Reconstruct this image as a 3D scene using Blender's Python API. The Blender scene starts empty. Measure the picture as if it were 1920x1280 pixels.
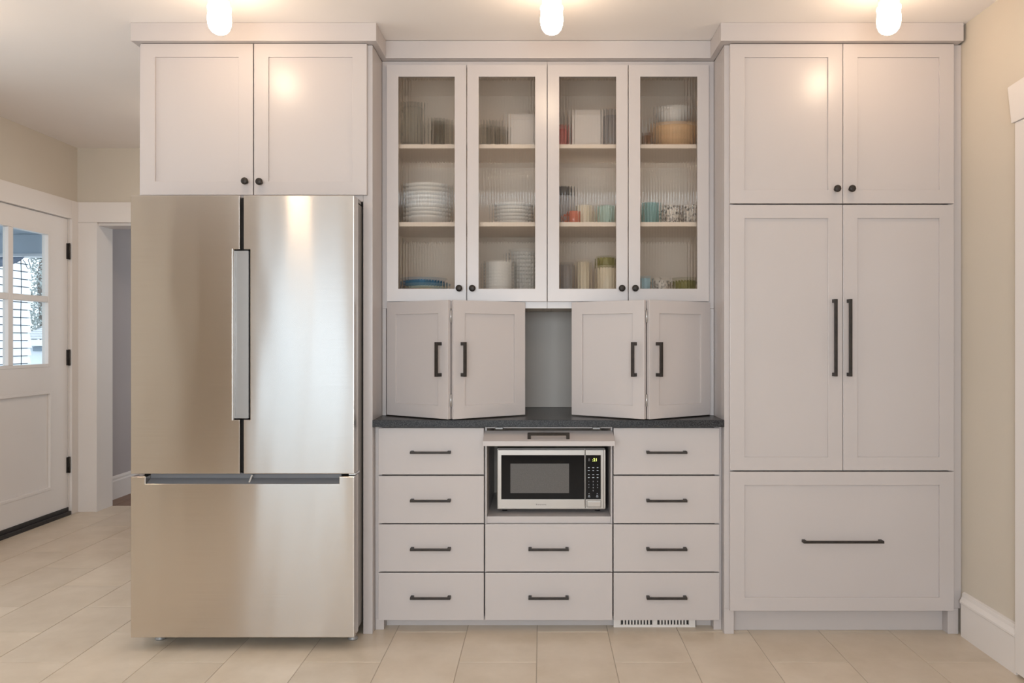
import bpy, bmesh, math, random
from mathutils import Vector, Matrix

random.seed(7)
SC = bpy.context.scene
COL = SC.collection

# ---------------------------------------------------------------- camera, sky, light, exposure
F = 1408.0                      # focal length in pixels of the 1920 px wide frame
VX, VY = 1016.0, 636.0          # where the depth lines of the room meet
CAM_Y, CAM_Z = -3.222, 1.263

cam = bpy.data.cameras.new('camera')
cam.sensor_width = 36.0
cam.lens = F / 1920.0 * 36.0
cam.shift_x = -(VX - 960.0) / 1920.0
cam.shift_y = (VY - 640.0) / 1920.0
cam.clip_start = 0.05
cam_o = bpy.data.objects.new('camera', cam)
cam_o.location = (0, CAM_Y, CAM_Z)
cam_o.rotation_euler = (math.pi / 2, 0, 0)
COL.objects.link(cam_o)
SC.camera = cam_o

world = bpy.data.worlds.new('overcast_sky')
SC.world = world
world.use_nodes = True
bg = world.node_tree.nodes['Background']
bg.inputs['Color'].default_value = (0.76, 0.87, 1.0, 1)
bg.inputs['Strength'].default_value = 2.5


def area_light(name, loc, rot, sx, sy, power, color):
    L = bpy.data.lights.new(name, 'AREA')
    L.shape = 'RECTANGLE'
    L.size, L.size_y = sx, sy
    L.energy = power
    L.color = color
    o = bpy.data.objects.new(name, L)
    o.location = loc
    o.rotation_euler = rot
    COL.objects.link(o)
    return o


# area light boosting daylight at a wide window added behind the camera
area_light('rear_window_fill', (-0.35, -4.72, 1.50), (math.pi / 2, 0, 0), 2.5, 1.3, 118.0, (0.88, 0.94, 1.0))

# area light at an unseen left window, both added to brighten the left area
area_light('side_window_fill', (-3.62, -0.60, 1.45), (math.pi / 2, 0, -math.pi / 2), 1.9, 1.25, 20.0, (0.90, 0.95, 1.0))

# area light at an unseen hall window, both added to brighten the hall
area_light('hall_window_fill', (-0.93, 3.9, 1.5), (math.pi / 2, 0, math.pi / 2), 1.3, 1.15, 17.0, (0.93, 0.96, 1.0))

SC.view_settings.view_transform = 'Standard'
SC.view_settings.look = 'None'
SC.view_settings.exposure = 0.0
SC.view_settings.gamma = 1.0
SC.view_settings.use_curve_mapping = False
SC.cycles.max_bounces = 14
SC.cycles.transmission_bounces = 10
SC.cycles.transparent_max_bounces = 12
SC.cycles.caustics_refractive = True
SC.cycles.caustics_reflective = True
SC.cycles.sample_clamp_indirect = 4.0
BULB_L = 38.0
BULB_C = (1.0, 0.765, 0.53)


# ---------------------------------------------------------------- photo measurement helpers
def S(y):
    return F / (y - CAM_Y)


def PX(px, y):
    return (px - VX) / S(y)


def PZ(py, y):
    return CAM_Z - (py - VY) / S(y)


# ---------------------------------------------------------------- materials
def new_mat(name):
    m = bpy.data.materials.new(name)
    m.use_nodes = True
    nt = m.node_tree
    b = nt.nodes['Principled BSDF']
    return m, nt, b


def rgb(c):
    return (c[0], c[1], c[2], 1.0)


def mat(name, color, rough=0.5, metal=0.0, var=0.0, scale=8.0, bump=0.0, bscale=60.0, spec=0.5, stretch=None, coat=0.0):
    m, nt, b = new_mat(name)
    b.inputs['Base Color'].default_value = rgb(color)
    b.inputs['Roughness'].default_value = rough
    b.inputs['Metallic'].default_value = metal
    b.inputs['Specular IOR Level'].default_value = spec
    if coat:
        b.inputs['Coat Weight'].default_value = coat
        b.inputs['Coat Roughness'].default_value = 0.15
    if var or bump:
        tc = nt.nodes.new('ShaderNodeTexCoord')
        mp = nt.nodes.new('ShaderNodeMapping')
        nt.links.new(tc.outputs['Object'], mp.inputs['Vector'])
        if stretch:
            mp.inputs['Scale'].default_value = stretch
    if var:
        n = nt.nodes.new('ShaderNodeTexNoise')
        n.inputs['Scale'].default_value = scale
        n.inputs['Detail'].default_value = 5
        nt.links.new(mp.outputs['Vector'], n.inputs['Vector'])
        r = nt.nodes.new('ShaderNodeValToRGB')
        r.color_ramp.elements[0].position = 0.3
        r.color_ramp.elements[1].position = 0.7
        r.color_ramp.elements[0].color = rgb([c * (1 - var) for c in color])
        r.color_ramp.elements[1].color = rgb([min(1, c * (1 + var)) for c in color])
        nt.links.new(n.outputs['Fac'], r.inputs['Fac'])
        nt.links.new(r.outputs['Color'], b.inputs['Base Color'])
    if bump:
        n2 = nt.nodes.new('ShaderNodeTexNoise')
        n2.inputs['Scale'].default_value = bscale
        n2.inputs['Detail'].default_value = 3
        nt.links.new(mp.outputs['Vector'], n2.inputs['Vector'])
        bp = nt.nodes.new('ShaderNodeBump')
        bp.inputs['Strength'].default_value = bump
        bp.inputs['Distance'].default_value = 0.002
        nt.links.new(n2.outputs['Fac'], bp.inputs['Height'])
        nt.links.new(bp.outputs['Normal'], b.inputs['Normal'])
    return m


M = {}
M['cab'] = mat('cabinet_paint', (0.522, 0.466, 0.446), 0.30, var=0.012, scale=3, bump=0.04, bscale=160)
M['cabin'] = mat('cabinet_interior', (0.82, 0.715, 0.62), 0.5, var=0.015, scale=3)
M['trim'] = mat('white_trim_paint', (0.76, 0.695, 0.65), 0.34, var=0.012, scale=3, bump=0.04, bscale=120)
M['wall'] = mat('beige_wall_paint', (0.60, 0.525, 0.435), 0.75, var=0.015, scale=2, bump=0.12, bscale=220)
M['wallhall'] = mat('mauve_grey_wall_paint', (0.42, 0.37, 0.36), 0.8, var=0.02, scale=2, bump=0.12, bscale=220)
M['ceil'] = mat('ceiling_paint', (0.89, 0.825, 0.785), 0.85, var=0.012, scale=2, bump=0.08, bscale=150)
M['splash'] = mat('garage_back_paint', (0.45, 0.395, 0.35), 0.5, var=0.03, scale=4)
M['bronze'] = mat('oil_rubbed_bronze', (0.038, 0.031, 0.027), 0.45, metal=0.3, var=0.25, scale=40, spec=0.3)
M['silver'] = mat('hinge_steel', (0.62, 0.61, 0.60), 0.3, metal=1.0)
M['chrome'] = mat('polished_edge_steel', (0.75, 0.74, 0.73), 0.18, metal=1.0)
M['black'] = mat('black_plastic', (0.012, 0.011, 0.011), 0.35)
M['rubber'] = mat('dark_sill_rubber', (0.022, 0.018, 0.016), 0.55, var=0.3, scale=60)
M['grout'] = mat('grout', (0.45, 0.375, 0.30), 0.9, var=0.06, scale=30)
M['plast'] = mat('pocket_handle_grey', (0.16, 0.16, 0.17), 0.45)
M['fridgebody'] = mat('fridge_side_grey', (0.30, 0.285, 0.275), 0.45, metal=0.4)
M['dark'] = mat('dark_gasket', (0.02, 0.018, 0.018), 0.6)
M['porcelain'] = mat('lamp_porcelain', (0.80, 0.75, 0.70), 0.3)
M['wood'] = mat('brown_wood_floor', (0.20, 0.105, 0.062), 0.4, var=0.3, scale=6, stretch=(14, 1.2, 1))
M['white_dish'] = mat('white_dish', (0.82, 0.79, 0.76), 0.22)
M['blue_dish'] = mat('blue_dish', (0.06, 0.20, 0.36), 0.25)
M['pale_blue_dish'] = mat('pale_blue_dish', (0.40, 0.58, 0.66), 0.25)
M['pink_dish'] = mat('pink_dish', (0.62, 0.26, 0.24), 0.25)
M['yellow_dish'] = mat('yellow_dish', (0.66, 0.48, 0.16), 0.25)
M['red'] = mat('red_dish', (0.54, 0.16, 0.10), 0.25)
M['rose'] = mat('rose_dish', (0.50, 0.16, 0.15), 0.35)
M['cream'] = mat('cream_dish', (0.80, 0.70, 0.54), 0.3)
M['mint'] = mat('mint_dish', (0.42, 0.56, 0.50), 0.3)
M['teal'] = mat('teal_dish', (0.20, 0.37, 0.355), 0.28)
M['olive'] = mat('olive_dish', (0.25, 0.23, 0.08), 0.3)
M['tan'] = mat('tan_wooden_bowl', (0.64, 0.42, 0.235), 0.4, var=0.18, scale=6, stretch=(1, 1, 7))
M['brown'] = mat('brown_dish', (0.20, 0.10, 0.05), 0.35)
M['grey'] = mat('grey_jar', (0.33, 0.31, 0.31), 0.35)
M['dgrey'] = mat('dark_grey_lid', (0.085, 0.075, 0.075), 0.4)
M['box'] = mat('pale_box_card', (0.74, 0.69, 0.66), 0.6)
M['siding'] = mat('white_siding', (0.86, 0.88, 0.90), 0.6, var=0.02, scale=3)
M['porchblue'] = mat('blue_grey_porch_paint', (0.56, 0.63, 0.70), 0.6, var=0.04, scale=4)
M['canvas'] = mat('blue_grey_canvas', (0.34, 0.40, 0.52), 0.8, var=0.06, scale=12)
M['cable'] = mat('dark_cable', (0.05, 0.055, 0.065), 0.6)
M['shingle'] = mat('pale_grey_shingle', (0.50, 0.51, 0.53), 0.9, var=0.15, scale=30)
M['board_shadow'] = mat('painted_board_shadow', (0.13, 0.14, 0.16), 0.8)
M['garage'] = mat('pale_far_wall', (0.78, 0.82, 0.86), 0.7)
M['farpane'] = mat('far_window_grey', (0.25, 0.31, 0.36), 0.2)
M['leaf'] = mat('pale_leaf', (0.42, 0.45, 0.43), 0.7, var=0.35, scale=3)
M['bark'] = mat('bark', (0.20, 0.17, 0.15), 0.9, var=0.2, scale=20)
M['ground'] = mat('ground_concrete', (0.52, 0.53, 0.52), 0.9, var=0.1, scale=4)
M['keymark'] = mat('key_print', (0.62, 0.66, 0.74), 0.5)
M['logo'] = mat('logo_print', (0.07, 0.055, 0.05), 0.4)


def tile_material():
    m, nt, b = new_mat('beige_porcelain_tile')
    tc = nt.nodes.new('ShaderNodeTexCoord')
    oi = nt.nodes.new('ShaderNodeObjectInfo')
    off = nt.nodes.new('ShaderNodeVectorMath'); off.operation = 'MULTIPLY_ADD'
    comb = nt.nodes.new('ShaderNodeCombineXYZ')
    for k in range(3):
        nt.links.new(oi.outputs['Random'], comb.inputs[k])
    nt.links.new(comb.outputs[0], off.inputs[0])
    off.inputs[1].default_value = (13, 29, 7)
    nt.links.new(tc.outputs['Object'], off.inputs[2])
    n = nt.nodes.new('ShaderNodeTexNoise')
    n.inputs['Scale'].default_value = 5.0
    n.inputs['Detail'].default_value = 8
    n.inputs['Roughness'].default_value = 0.62
    nt.links.new(off.outputs[0], n.inputs['Vector'])
    r = nt.nodes.new('ShaderNodeValToRGB')
    r.color_ramp.elements[0].position = 0.28
    r.color_ramp.elements[1].position = 0.72
    r.color_ramp.elements[0].color = (0.555, 0.450, 0.340, 1)
    r.color_ramp.elements[1].color = (0.670, 0.560, 0.445, 1)
    nt.links.new(n.outputs['Fac'], r.inputs['Fac'])
    hs = nt.nodes.new('ShaderNodeHueSaturation')
    mr = nt.nodes.new('ShaderNodeMapRange')
    mr.inputs['To Min'].default_value = 0.96
    mr.inputs['To Max'].default_value = 1.04
    nt.links.new(oi.outputs['Random'], mr.inputs['Value'])
    nt.links.new(mr.outputs[0], hs.inputs['Value'])
    nt.links.new(r.outputs['Color'], hs.inputs['Color'])
    nt.links.new(hs.outputs['Color'], b.inputs['Base Color'])
    b.inputs['Roughness'].default_value = 0.30
    bp = nt.nodes.new('ShaderNodeBump')
    bp.inputs['Strength'].default_value = 0.06
    bp.inputs['Distance'].default_value = 0.003
    nt.links.new(n.outputs['Fac'], bp.inputs['Height'])
    nt.links.new(bp.outputs['Normal'], b.inputs['Normal'])
    return m


def steel_material():
    m, nt, b = new_mat('brushed_stainless')
    b.inputs['Metallic'].default_value = 1.0
    b.inputs['Roughness'].default_value = 0.17
    b.inputs['Anisotropic'].default_value = 1.0
    tg = nt.nodes.new('ShaderNodeCombineXYZ')
    tg.inputs[2].default_value = 1.0
    nt.links.new(tg.outputs[0], b.inputs['Tangent'])
    tc = nt.nodes.new('ShaderNodeTexCoord')
    mp = nt.nodes.new('ShaderNodeMapping')
    mp.inputs['Scale'].default_value = (3.0, 1.0, 900.0)
    nt.links.new(tc.outputs['Object'], mp.inputs['Vector'])
    g = nt.nodes.new('ShaderNodeTexNoise')
    g.inputs['Scale'].default_value = 1.0
    g.inputs['Detail'].default_value = 2
    nt.links.new(mp.outputs['Vector'], g.inputs['Vector'])
    r = nt.nodes.new('ShaderNodeValToRGB')
    r.color_ramp.elements[0].color = (0.62, 0.575, 0.53, 1)
    r.color_ramp.elements[1].color = (0.70, 0.655, 0.61, 1)
    nt.links.new(g.outputs['Fac'], r.inputs['Fac'])
    nt.links.new(r.outputs['Color'], b.inputs['Base Color'])
    # the sheet is not perfectly flat: long soft waves
    mp2 = nt.nodes.new('ShaderNodeMapping')
    mp2.inputs['Scale'].default_value = (5.5, 1.0, 0.9)
    nt.links.new(tc.outputs['Object'], mp2.inputs['Vector'])
    w = nt.nodes.new('ShaderNodeTexNoise')
    w.inputs['Scale'].default_value = 1.0
    w.inputs['Detail'].default_value = 1
    nt.links.new(mp2.outputs['Vector'], w.inputs['Vector'])
    bp = nt.nodes.new('ShaderNodeBump')
    bp.inputs['Strength'].default_value = 0.5
    bp.inputs['Distance'].default_value = 0.006
    nt.links.new(w.outputs['Fac'], bp.inputs['Height'])
    nt.links.new(bp.outputs['Normal'], b.inputs['Normal'])
    an = nt.nodes.new('ShaderNodeBsdfAnisotropic')      # the long brushed smear
    an.inputs['Roughness'].default_value = 0.20
    an.inputs['Anisotropy'].default_value = -0.60
    nt.links.new(r.outputs['Color'], an.inputs['Color'])
    nt.links.new(tg.outputs[0], an.inputs['Tangent'])
    nt.links.new(bp.outputs['Normal'], an.inputs['Normal'])
    mx = nt.nodes.new('ShaderNodeMixShader')
    mx.inputs['Fac'].default_value = 0.60
    out = nt.nodes['Material Output']
    nt.links.new(b.outputs[0], mx.inputs[1])
    nt.links.new(an.outputs[0], mx.inputs[2])
    nt.links.new(mx.outputs[0], out.inputs['Surface'])
    return m


def counter_material():
    m, nt, b = new_mat('speckled_black_stone')
    tc = nt.nodes.new('ShaderNodeTexCoord')
    n = nt.nodes.new('ShaderNodeTexNoise')
    n.inputs['Scale'].default_value = 260
    n.inputs['Detail'].default_value = 3
    nt.links.new(tc.outputs['Object'], n.inputs['Vector'])
    r = nt.nodes.new('ShaderNodeValToRGB')
    r.color_ramp.elements[0].position = 0.42
    r.color_ramp.elements[1].position = 0.72
    r.color_ramp.elements[0].color = (0.010, 0.010, 0.012, 1)
    r.color_ramp.elements[1].color = (0.075, 0.073, 0.075, 1)
    nt.links.new(n.outputs['Fac'], r.inputs['Fac'])
    nt.links.new(r.outputs['Color'], b.inputs['Base Color'])
    b.inputs['Roughness'].default_value = 0.30
    b.inputs['Specular IOR Level'].default_value = 0.28
    return m


def glass_material(name, clear=0.35, ior=1.45, tint=(0.97, 0.98, 0.975)):
    m = bpy.data.materials.new(name)
    m.use_nodes = True
    nt = m.node_tree
    nt.nodes.clear()
    out = nt.nodes.new('ShaderNodeOutputMaterial')
    g = nt.nodes.new('ShaderNodeBsdfGlass')
    g.inputs['IOR'].default_value = ior
    g.inputs['Roughness'].default_value = 0.0
    g.inputs['Color'].default_value = rgb(tint)
    t = nt.nodes.new('ShaderNodeBsdfTransparent')
    t.inputs['Color'].default_value = rgb(tint)
    mx = nt.nodes.new('ShaderNodeMixShader')
    mx.inputs['Fac'].default_value = clear
    nt.links.new(g.outputs[0], mx.inputs[1])
    nt.links.new(t.outputs[0], mx.inputs[2])
    nt.links.new(mx.outputs[0], out.inputs['Surface'])
    return m


def reed_material():
    """fluted glass: part refracted by the reeds, part straight through, with a glossy skin"""
    m = glass_material('reeded_glass', 0.34, 1.16, (0.985, 0.970, 0.950))
    nt = m.node_tree
    out = [n for n in nt.nodes if n.type == 'OUTPUT_MATERIAL'][0]
    prev = out.inputs['Surface'].links[0].from_socket
    gl = nt.nodes.new('ShaderNodeBsdfGlossy')
    gl.inputs['Roughness'].default_value = 0.08
    mx = nt.nodes.new('ShaderNodeMixShader')
    mx.inputs['Fac'].default_value = 0.06
    nt.links.new(prev, mx.inputs[1])
    nt.links.new(gl.outputs[0], mx.inputs[2])
    nt.links.new(mx.outputs[0], out.inputs['Surface'])
    return m


def pane_material():
    m = bpy.data.materials.new('window_pane')
    m.use_nodes = True
    nt = m.node_tree
    nt.nodes.clear()
    out = nt.nodes.new('ShaderNodeOutputMaterial')
    t = nt.nodes.new('ShaderNodeBsdfTransparent')
    t.inputs['Color'].default_value = (0.95, 0.97, 0.97, 1)
    g = nt.nodes.new('ShaderNodeBsdfGlossy')
    g.inputs['Roughness'].default_value = 0.02
    mx = nt.nodes.new('ShaderNodeMixShader')
    mx.inputs['Fac'].default_value = 0.05
    nt.links.new(t.outputs[0], mx.inputs[1])
    nt.links.new(g.outputs[0], mx.inputs[2])
    nt.links.new(mx.outputs[0], out.inputs['Surface'])
    return m


def emit_material(name, color, strength):
    m, nt, b = new_mat(name)
    b.inputs['Base Color'].default_value = rgb(color)
    b.inputs['Emission Color'].default_value = rgb(color)
    b.inputs['Emission Strength'].default_value = strength
    return m


def pattern_material():
    m, nt, b = new_mat('black_white_pattern')
    tc = nt.nodes.new('ShaderNodeTexCoord')
    v = nt.nodes.new('ShaderNodeTexVoronoi')
    v.inputs['Scale'].default_value = 70
    nt.links.new(tc.outputs['Object'], v.inputs['Vector'])
    r = nt.nodes.new('ShaderNodeValToRGB')
    r.color_ramp.interpolation = 'CONSTANT'
    r.color_ramp.elements[0].color = (0.05, 0.04, 0.04, 1)
    r.color_ramp.elements[1].position = 0.42
    r.color_ramp.elements[1].color = (0.74, 0.68, 0.62, 1)
    nt.links.new(v.outputs['Distance'], r.inputs['Fac'])
    nt.links.new(r.outputs['Color'], b.inputs['Base Color'])
    b.inputs['Roughness'].default_value = 0.3
    return m


M['tile'] = tile_material()
M['steel'] = steel_material()
M['counter'] = counter_material()
M['reed'] = reed_material()
M['reedback'] = glass_material('reeded_glass_back', 1.0, 1.16, (0.985, 0.970, 0.950))
M['clear'] = glass_material('clear_glass', 0.75)
M['pane'] = pane_material()
M['opal'] = emit_material('fill_dome_glass', (1.0, 0.86, 0.72), 36.0)
M['bulb'] = emit_material('lit_bulb', BULB_C, BULB_L)
M['lcd'] = emit_material('clock_digits', (0.80, 0.95, 0.20), 2.2)
M['lcddim'] = mat('clock_digits_unlit', (0.16, 0.15, 0.16), 0.4)
M['pattern'] = pattern_material()
m, nt, b = new_mat('microwave_black_glass')
b.inputs['Base Color'].default_value = (0.008, 0.008, 0.009, 1)
b.inputs['Roughness'].default_value = 0.12
b.inputs['Specular IOR Level'].default_value = 0.2
M['mwblack'] = m
M['mwmesh'] = mat('microwave_window_mesh', (0.105, 0.095, 0.088), 0.28, var=0.25, scale=500)
M['mwsteel'] = mat('microwave_steel', (0.47, 0.435, 0.405), 0.32, metal=0.9)

# ---------------------------------------------------------------- mesh helpers
ORG = {}


def thing(name, loc=(0, 0, 0), label=None, cat=None, group=None, kind=None, rotz=0.0, parent=None):
    o = bpy.data.objects.new(name, None)
    o.empty_display_size = 0.05
    COL.objects.link(o)
    w = Vector(loc)
    ORG[o] = w
    o.location = w - (ORG[parent] if parent else Vector((0, 0, 0)))
    o.rotation_euler = (0, 0, rotz)
    o.parent = parent
    tag(o, label, cat, group, kind)
    return o


def tag(o, label=None, cat=None, group=None, kind=None):
    if label: o['label'] = label
    if cat: o['category'] = cat
    if group: o['group'] = group
    if kind: o['kind'] = kind
    return o


class MB:
    """collects pieces of one part, then links them as one mesh object"""

    def __init__(self):
        self.v, self.f = [], []
        self.sm = []

    def add(self, vs, fs, smooth=False):
        n = len(self.v)
        self.v += [tuple(p) for p in vs]
        self.f += [tuple(i + n for i in q) for q in fs]
        self.sm += [smooth] * len(fs)
        return self

    def box(self, x0, x1, y0, y1, z0, z1, bev=0.0, seg=2):
        bm = bmesh.new()
        bmesh.ops.create_cube(bm, size=1.0)
        for p in bm.verts:
            p.co = ((x0 + x1) / 2 + p.co.x * (x1 - x0), (y0 + y1) / 2 + p.co.y * (y1 - y0), (z0 + z1) / 2 + p.co.z * (z1 - z0))
        if bev:
            bmesh.ops.bevel(bm, geom=bm.edges[:], offset=bev, segments=seg, affect='EDGES', profile=0.6)
        return self.bm(bm)

    def bm(self, bm, smooth=False):
        bm.verts.index_update()
        self.add([p.co.copy() for p in bm.verts], [[q.index for q in fc.verts] for fc in bm.faces], smooth)
        bm.free()
        return self

    def prism(self, pts, y0, y1, bev=0.0, axis='y', seg=2):
        """polygon in the x-z plane pulled along y (or y-z along x, x-y along z)"""
        bm = bmesh.new()

        def P(a, b, c):
            return {'y': (a, c, b), 'x': (c, a, b), 'z': (a, b, c)}[axis]
        A = [bm.verts.new(P(a, b, y0)) for a, b in pts]
        B = [bm.verts.new(P(a, b, y1)) for a, b in pts]
        n = len(pts)
        bm.faces.new(A)
        bm.faces.new(B[::-1])
        for i in range(n):
            bm.faces.new((A[i], B[i], B[(i + 1) % n], A[(i + 1) % n]))
        bmesh.ops.recalc_face_normals(bm, faces=bm.faces[:])
        if bev:
            bmesh.ops.bevel(bm, geom=bm.edges[:], offset=bev, segments=seg, affect='EDGES', profile=0.6)
        bmesh.ops.triangulate(bm, faces=[f_ for f_ in bm.faces if len(f_.verts) > 4])
        return self.bm(bm)

    def ring(self, x0, x1, z0, z1, w0, w1, wt, wb, y0, y1, bev=0.0012):
        """flat frame in the x-z plane: stiles w0 w1, top wt, bottom wb, front y0, back y1"""
        bm = bmesh.new()
        o = [(x0, z0), (x1, z0), (x1, z1), (x0, z1)]
        i = [(x0 + w0, z0 + wb), (x1 - w1, z0 + wb), (x1 - w1, z1 - wt), (x0 + w0, z1 - wt)]
        of = [bm.verts.new((a, y0, b)) for a, b in o]
        inf = [bm.verts.new((a, y0, b)) for a, b in i]
        ob = [bm.verts.new((a, y1, b)) for a, b in o]
        inb = [bm.verts.new((a, y1, b)) for a, b in i]
        for k in range(4):
            j = (k + 1) % 4
            bm.faces.new((of[k], of[j], inf[j], inf[k]))
            bm.faces.new((ob[k], inb[k], inb[j], ob[j]))
            bm.faces.new((of[k], ob[k], ob[j], of[j]))
            bm.faces.new((inf[k], inf[j], inb[j], inb[k]))
        bmesh.ops.recalc_face_normals(bm, faces=bm.faces[:])
        if bev:
            es = [e for e in bm.edges if len(e.link_faces) == 2 and e.calc_face_angle() > 0.5]
            bmesh.ops.bevel(bm, geom=es, offset=bev, segments=2, affect='EDGES', profile=0.6)
        return self.bm(bm)

    def lathe(self, prof, c=(0, 0, 0), n=40, close=True):
        vs, fs = [], []
        for r, z in prof:
            for k in range(n):
                a = 2 * math.pi * k / n
                vs.append((c[0] + max(r, 1e-5) * math.cos(a), c[1] + max(r, 1e-5) * math.sin(a), c[2] + z))
        for i in range(len(prof) - 1):
            for k in range(n):
                j = (k + 1) % n
                fs.append((i * n + k, i * n + j, (i + 1) * n + j, (i + 1) * n + k))
        return self.add(vs, fs, True)

    def tube(self, pts, r, n=10):
        pts = [Vector(p) for p in pts]
        vs, fs = [], []
        up0 = None
        for i, p in enumerate(pts):
            d = (pts[min(i + 1, len(pts) - 1)] - pts[max(i - 1, 0)]).normalized()
            ref = Vector((0, 0, 1)) if abs(d.z) < 0.9 else Vector((1, 0, 0))
            u = d.cross(ref).normalized()
            if up0 is not None and u.dot(up0) < 0: u = -u
            up0 = u
            w = d.cross(u)
            rr = r[i] if isinstance(r, (list, tuple)) else r
            for k in range(n):
                a = 2 * math.pi * k / n
                vs.append(p + (u * math.cos(a) + w * math.sin(a)) * rr)
        for i in range(len(pts) - 1):
            for k in range(n):
                j = (k + 1) % n
                fs.append((i * n + k, i * n + j, (i + 1) * n + j, (i + 1) * n + k))
        fs.append(tuple(range(n))[::-1])
        fs.append(tuple(range((len(pts) - 1) * n, len(pts) * n)))
        return self.add(vs, fs, True)

    def build(self, name, m, parent=None, local=False, origin=None, recalc=True, **kw):
        """coordinates are in the room, or in the parent's own frame with local=True"""
        xs = [p[0] for p in self.v]; ys = [p[1] for p in self.v]; zs = [p[2] for p in self.v]
        if origin is None:
            origin = ((min(xs) + max(xs)) / 2, (min(ys) + max(ys)) / 2, min(zs))
        org = Vector(origin)
        me = bpy.data.meshes.new(name)
        me.from_pydata([tuple(Vector(p) - org) for p in self.v], [], self.f)
        me.update()
        if recalc:
            bm = bmesh.new(); bm.from_mesh(me)
            bmesh.ops.recalc_face_normals(bm, faces=bm.faces[:])
            bm.to_mesh(me); bm.free()
        me.polygons.foreach_set('use_smooth', self.sm)
        me.materials.append(m)
        o = bpy.data.objects.new(name, me)
        COL.objects.link(o)
        if parent is not None:
            o.parent = parent
        if local or parent is None:
            o.location = org
            ORG[o] = org
        else:
            o.location = org - ORG[parent]
            ORG[o] = org
        tag(o, **kw)
        return o


def box(name, x0, x1, y0, y1, z0, z1, m, parent=None, bev=0.0012, local=False, **kw):
    return MB().box(x0, x1, y0, y1, z0, z1, bev).build(name, m, parent, local, **kw)


def dup(o, parent=None, loc=None, **kw):
    """a copy of a thing with copies of its parts and sub-parts (mesh data shared)"""
    c = o.copy()
    COL.objects.link(c)
    c.parent = parent
    if loc is not None:
        c.location = loc
    tag(c, **kw)
    for ch in list(o.children):
        dup(ch, c)
    return c


def text(body, size, m, parent, x, z, y, name, align='CENTER', depth=0.0004, flatx=1.0):
    cu = bpy.data.curves.new(name, 'FONT')
    cu.body = body
    cu.size = size
    cu.align_x = align
    cu.align_y = 'CENTER'
    cu.resolution_u = 3
    t = bpy.data.objects.new(name, cu)
    COL.objects.link(t)
    bpy.context.view_layer.update()
    me = bpy.data.meshes.new_from_object(t.evaluated_get(bpy.context.evaluated_depsgraph_get()))
    vs = [(x + p.co.x * flatx, y, z + p.co.y) for p in me.vertices]
    fs = [tuple(q.vertices) for q in me.polygons]
    bpy.data.objects.remove(t); bpy.data.curves.remove(cu)
    b = MB().add(vs, fs)
    n = len(vs)
    return b.build(name, m, parent, recalc=False)


# ---------------------------------------------------------------- room shell
CEIL = 2.603
WL, WR = -3.416, 1.800          # left and right wall faces
YB = 0.620                      # wall behind the cabinets
YF = 2.300                      # far wall with the cased opening
YR = -4.55                      # wall behind the camera

fl = thing('floor', (0, 0, -0.012), 'beige rectangular porcelain tile floor laid in running bond', None, None, 'structure')
box('grout_bed', WL - 0.05, WR + 0.05, YR, 2.485, -0.06, -0.0018, M['grout'], fl, 0)
TW, TL, GAP = 0.305, 0.610, 0.0032
tile0 = None
for k in range(-12, 6):
    x0 = -0.020 + TW * k
    x1 = x0 + TW
    ph = -0.283 if k % 2 else 0.022
    for j in range(-8, 5):
        y0 = ph + TL * j
        y1 = y0 + TL
        if y1 < YR or y0 > 2.44:
            continue
        if y0 > 0.13 and x0 > -1.72:
            continue                      # nothing of these shows under the cabinets
        if y1 > 2.486 or x0 < WL - 0.05 or x1 > WR + 0.05 or y0 < YR:
            a0, a1, b0, b1 = max(x0, WL - 0.05), min(x1, WR + 0.05), max(y0, YR), min(y1, 2.485)
            if a1 - a0 < 0.03: continue
            box('tile', a0 + GAP / 2, a1 - GAP / 2, b0 + GAP / 2, b1 - GAP / 2, -0.010, 0.0, M['tile'], fl, 0.0012)
            continue
        if tile0 is None:
            tile0 = box('tile', x0 + GAP / 2, x1 - GAP / 2, y0 + GAP / 2, y1 - GAP / 2, -0.010, 0.0, M['tile'], fl, 0.0012)
        else:
            c = tile0.copy(); COL.objects.link(c)
            c.location = Vector(((x0 + x1) / 2, (y0 + y1) / 2, -0.010)) - ORG[fl]

# ceiling: the old house's ceiling climbs a little towards the far room
CH = []
xs_ = [WL - 0.1, -1.75, WR + 0.1]
ys_ = [YR - 0.1, 0.0] + [0.25 * i for i in range(1, 9)] + [YF + 0.1]
def cz(y):
    t = min(1, max(0, (y - 0.05) / 1.45)); t = t * t * (3 - 2 * t)
    return CEIL + 0.066 * t
vs = [(x, y, cz(y)) for y in ys_ for x in xs_]
vt = [(x, y, cz(y) + 0.1) for y in ys_ for x in xs_]
n = len(vs); nx = len(xs_)
fs = []
for j in range(len(ys_) - 1):
    for i in range(nx - 1):
        a = j * nx + i
        fs.append((a, a + nx, a + nx + 1, a + 1))
        fs.append((n + a, n + a + 1, n + a + nx + 1, n + a + nx))
MB().add(vs + vt, fs, True).build('ceiling', M['ceil'], recalc=False, label='pale painted kitchen ceiling with three bulbs', kind='structure')

# wall behind the cabinet run
box('wall_back', -1.735, WR + 0.15, YB, YB + 0.12, -0.01, CEIL + 0.09, M['wall'], None, 0, label='beige wall behind the cabinet run', kind='structure')
# right wall with a doorway
wr = thing('wall_right', (WR + 0.07, 0, 0), 'beige wall on the right with a white cased doorway', None, None, 'structure')
DR0, DR1 = -0.50, -1.42         # doorway in the right wall
box('wall_plaster', WR, WR + 0.14, DR0, YF + 0.1, 0, CEIL + 0.05, M['wall'], wr, 0)
box('wall_plaster', WR, WR + 0.14, YR - 0.1, DR1, 0, CEIL + 0.05, M['wall'], wr, 0)
box('wall_plaster', WR, WR + 0.14, DR1, DR0, 2.08, CEIL + 0.05, M['wall'], wr, 0)
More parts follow.
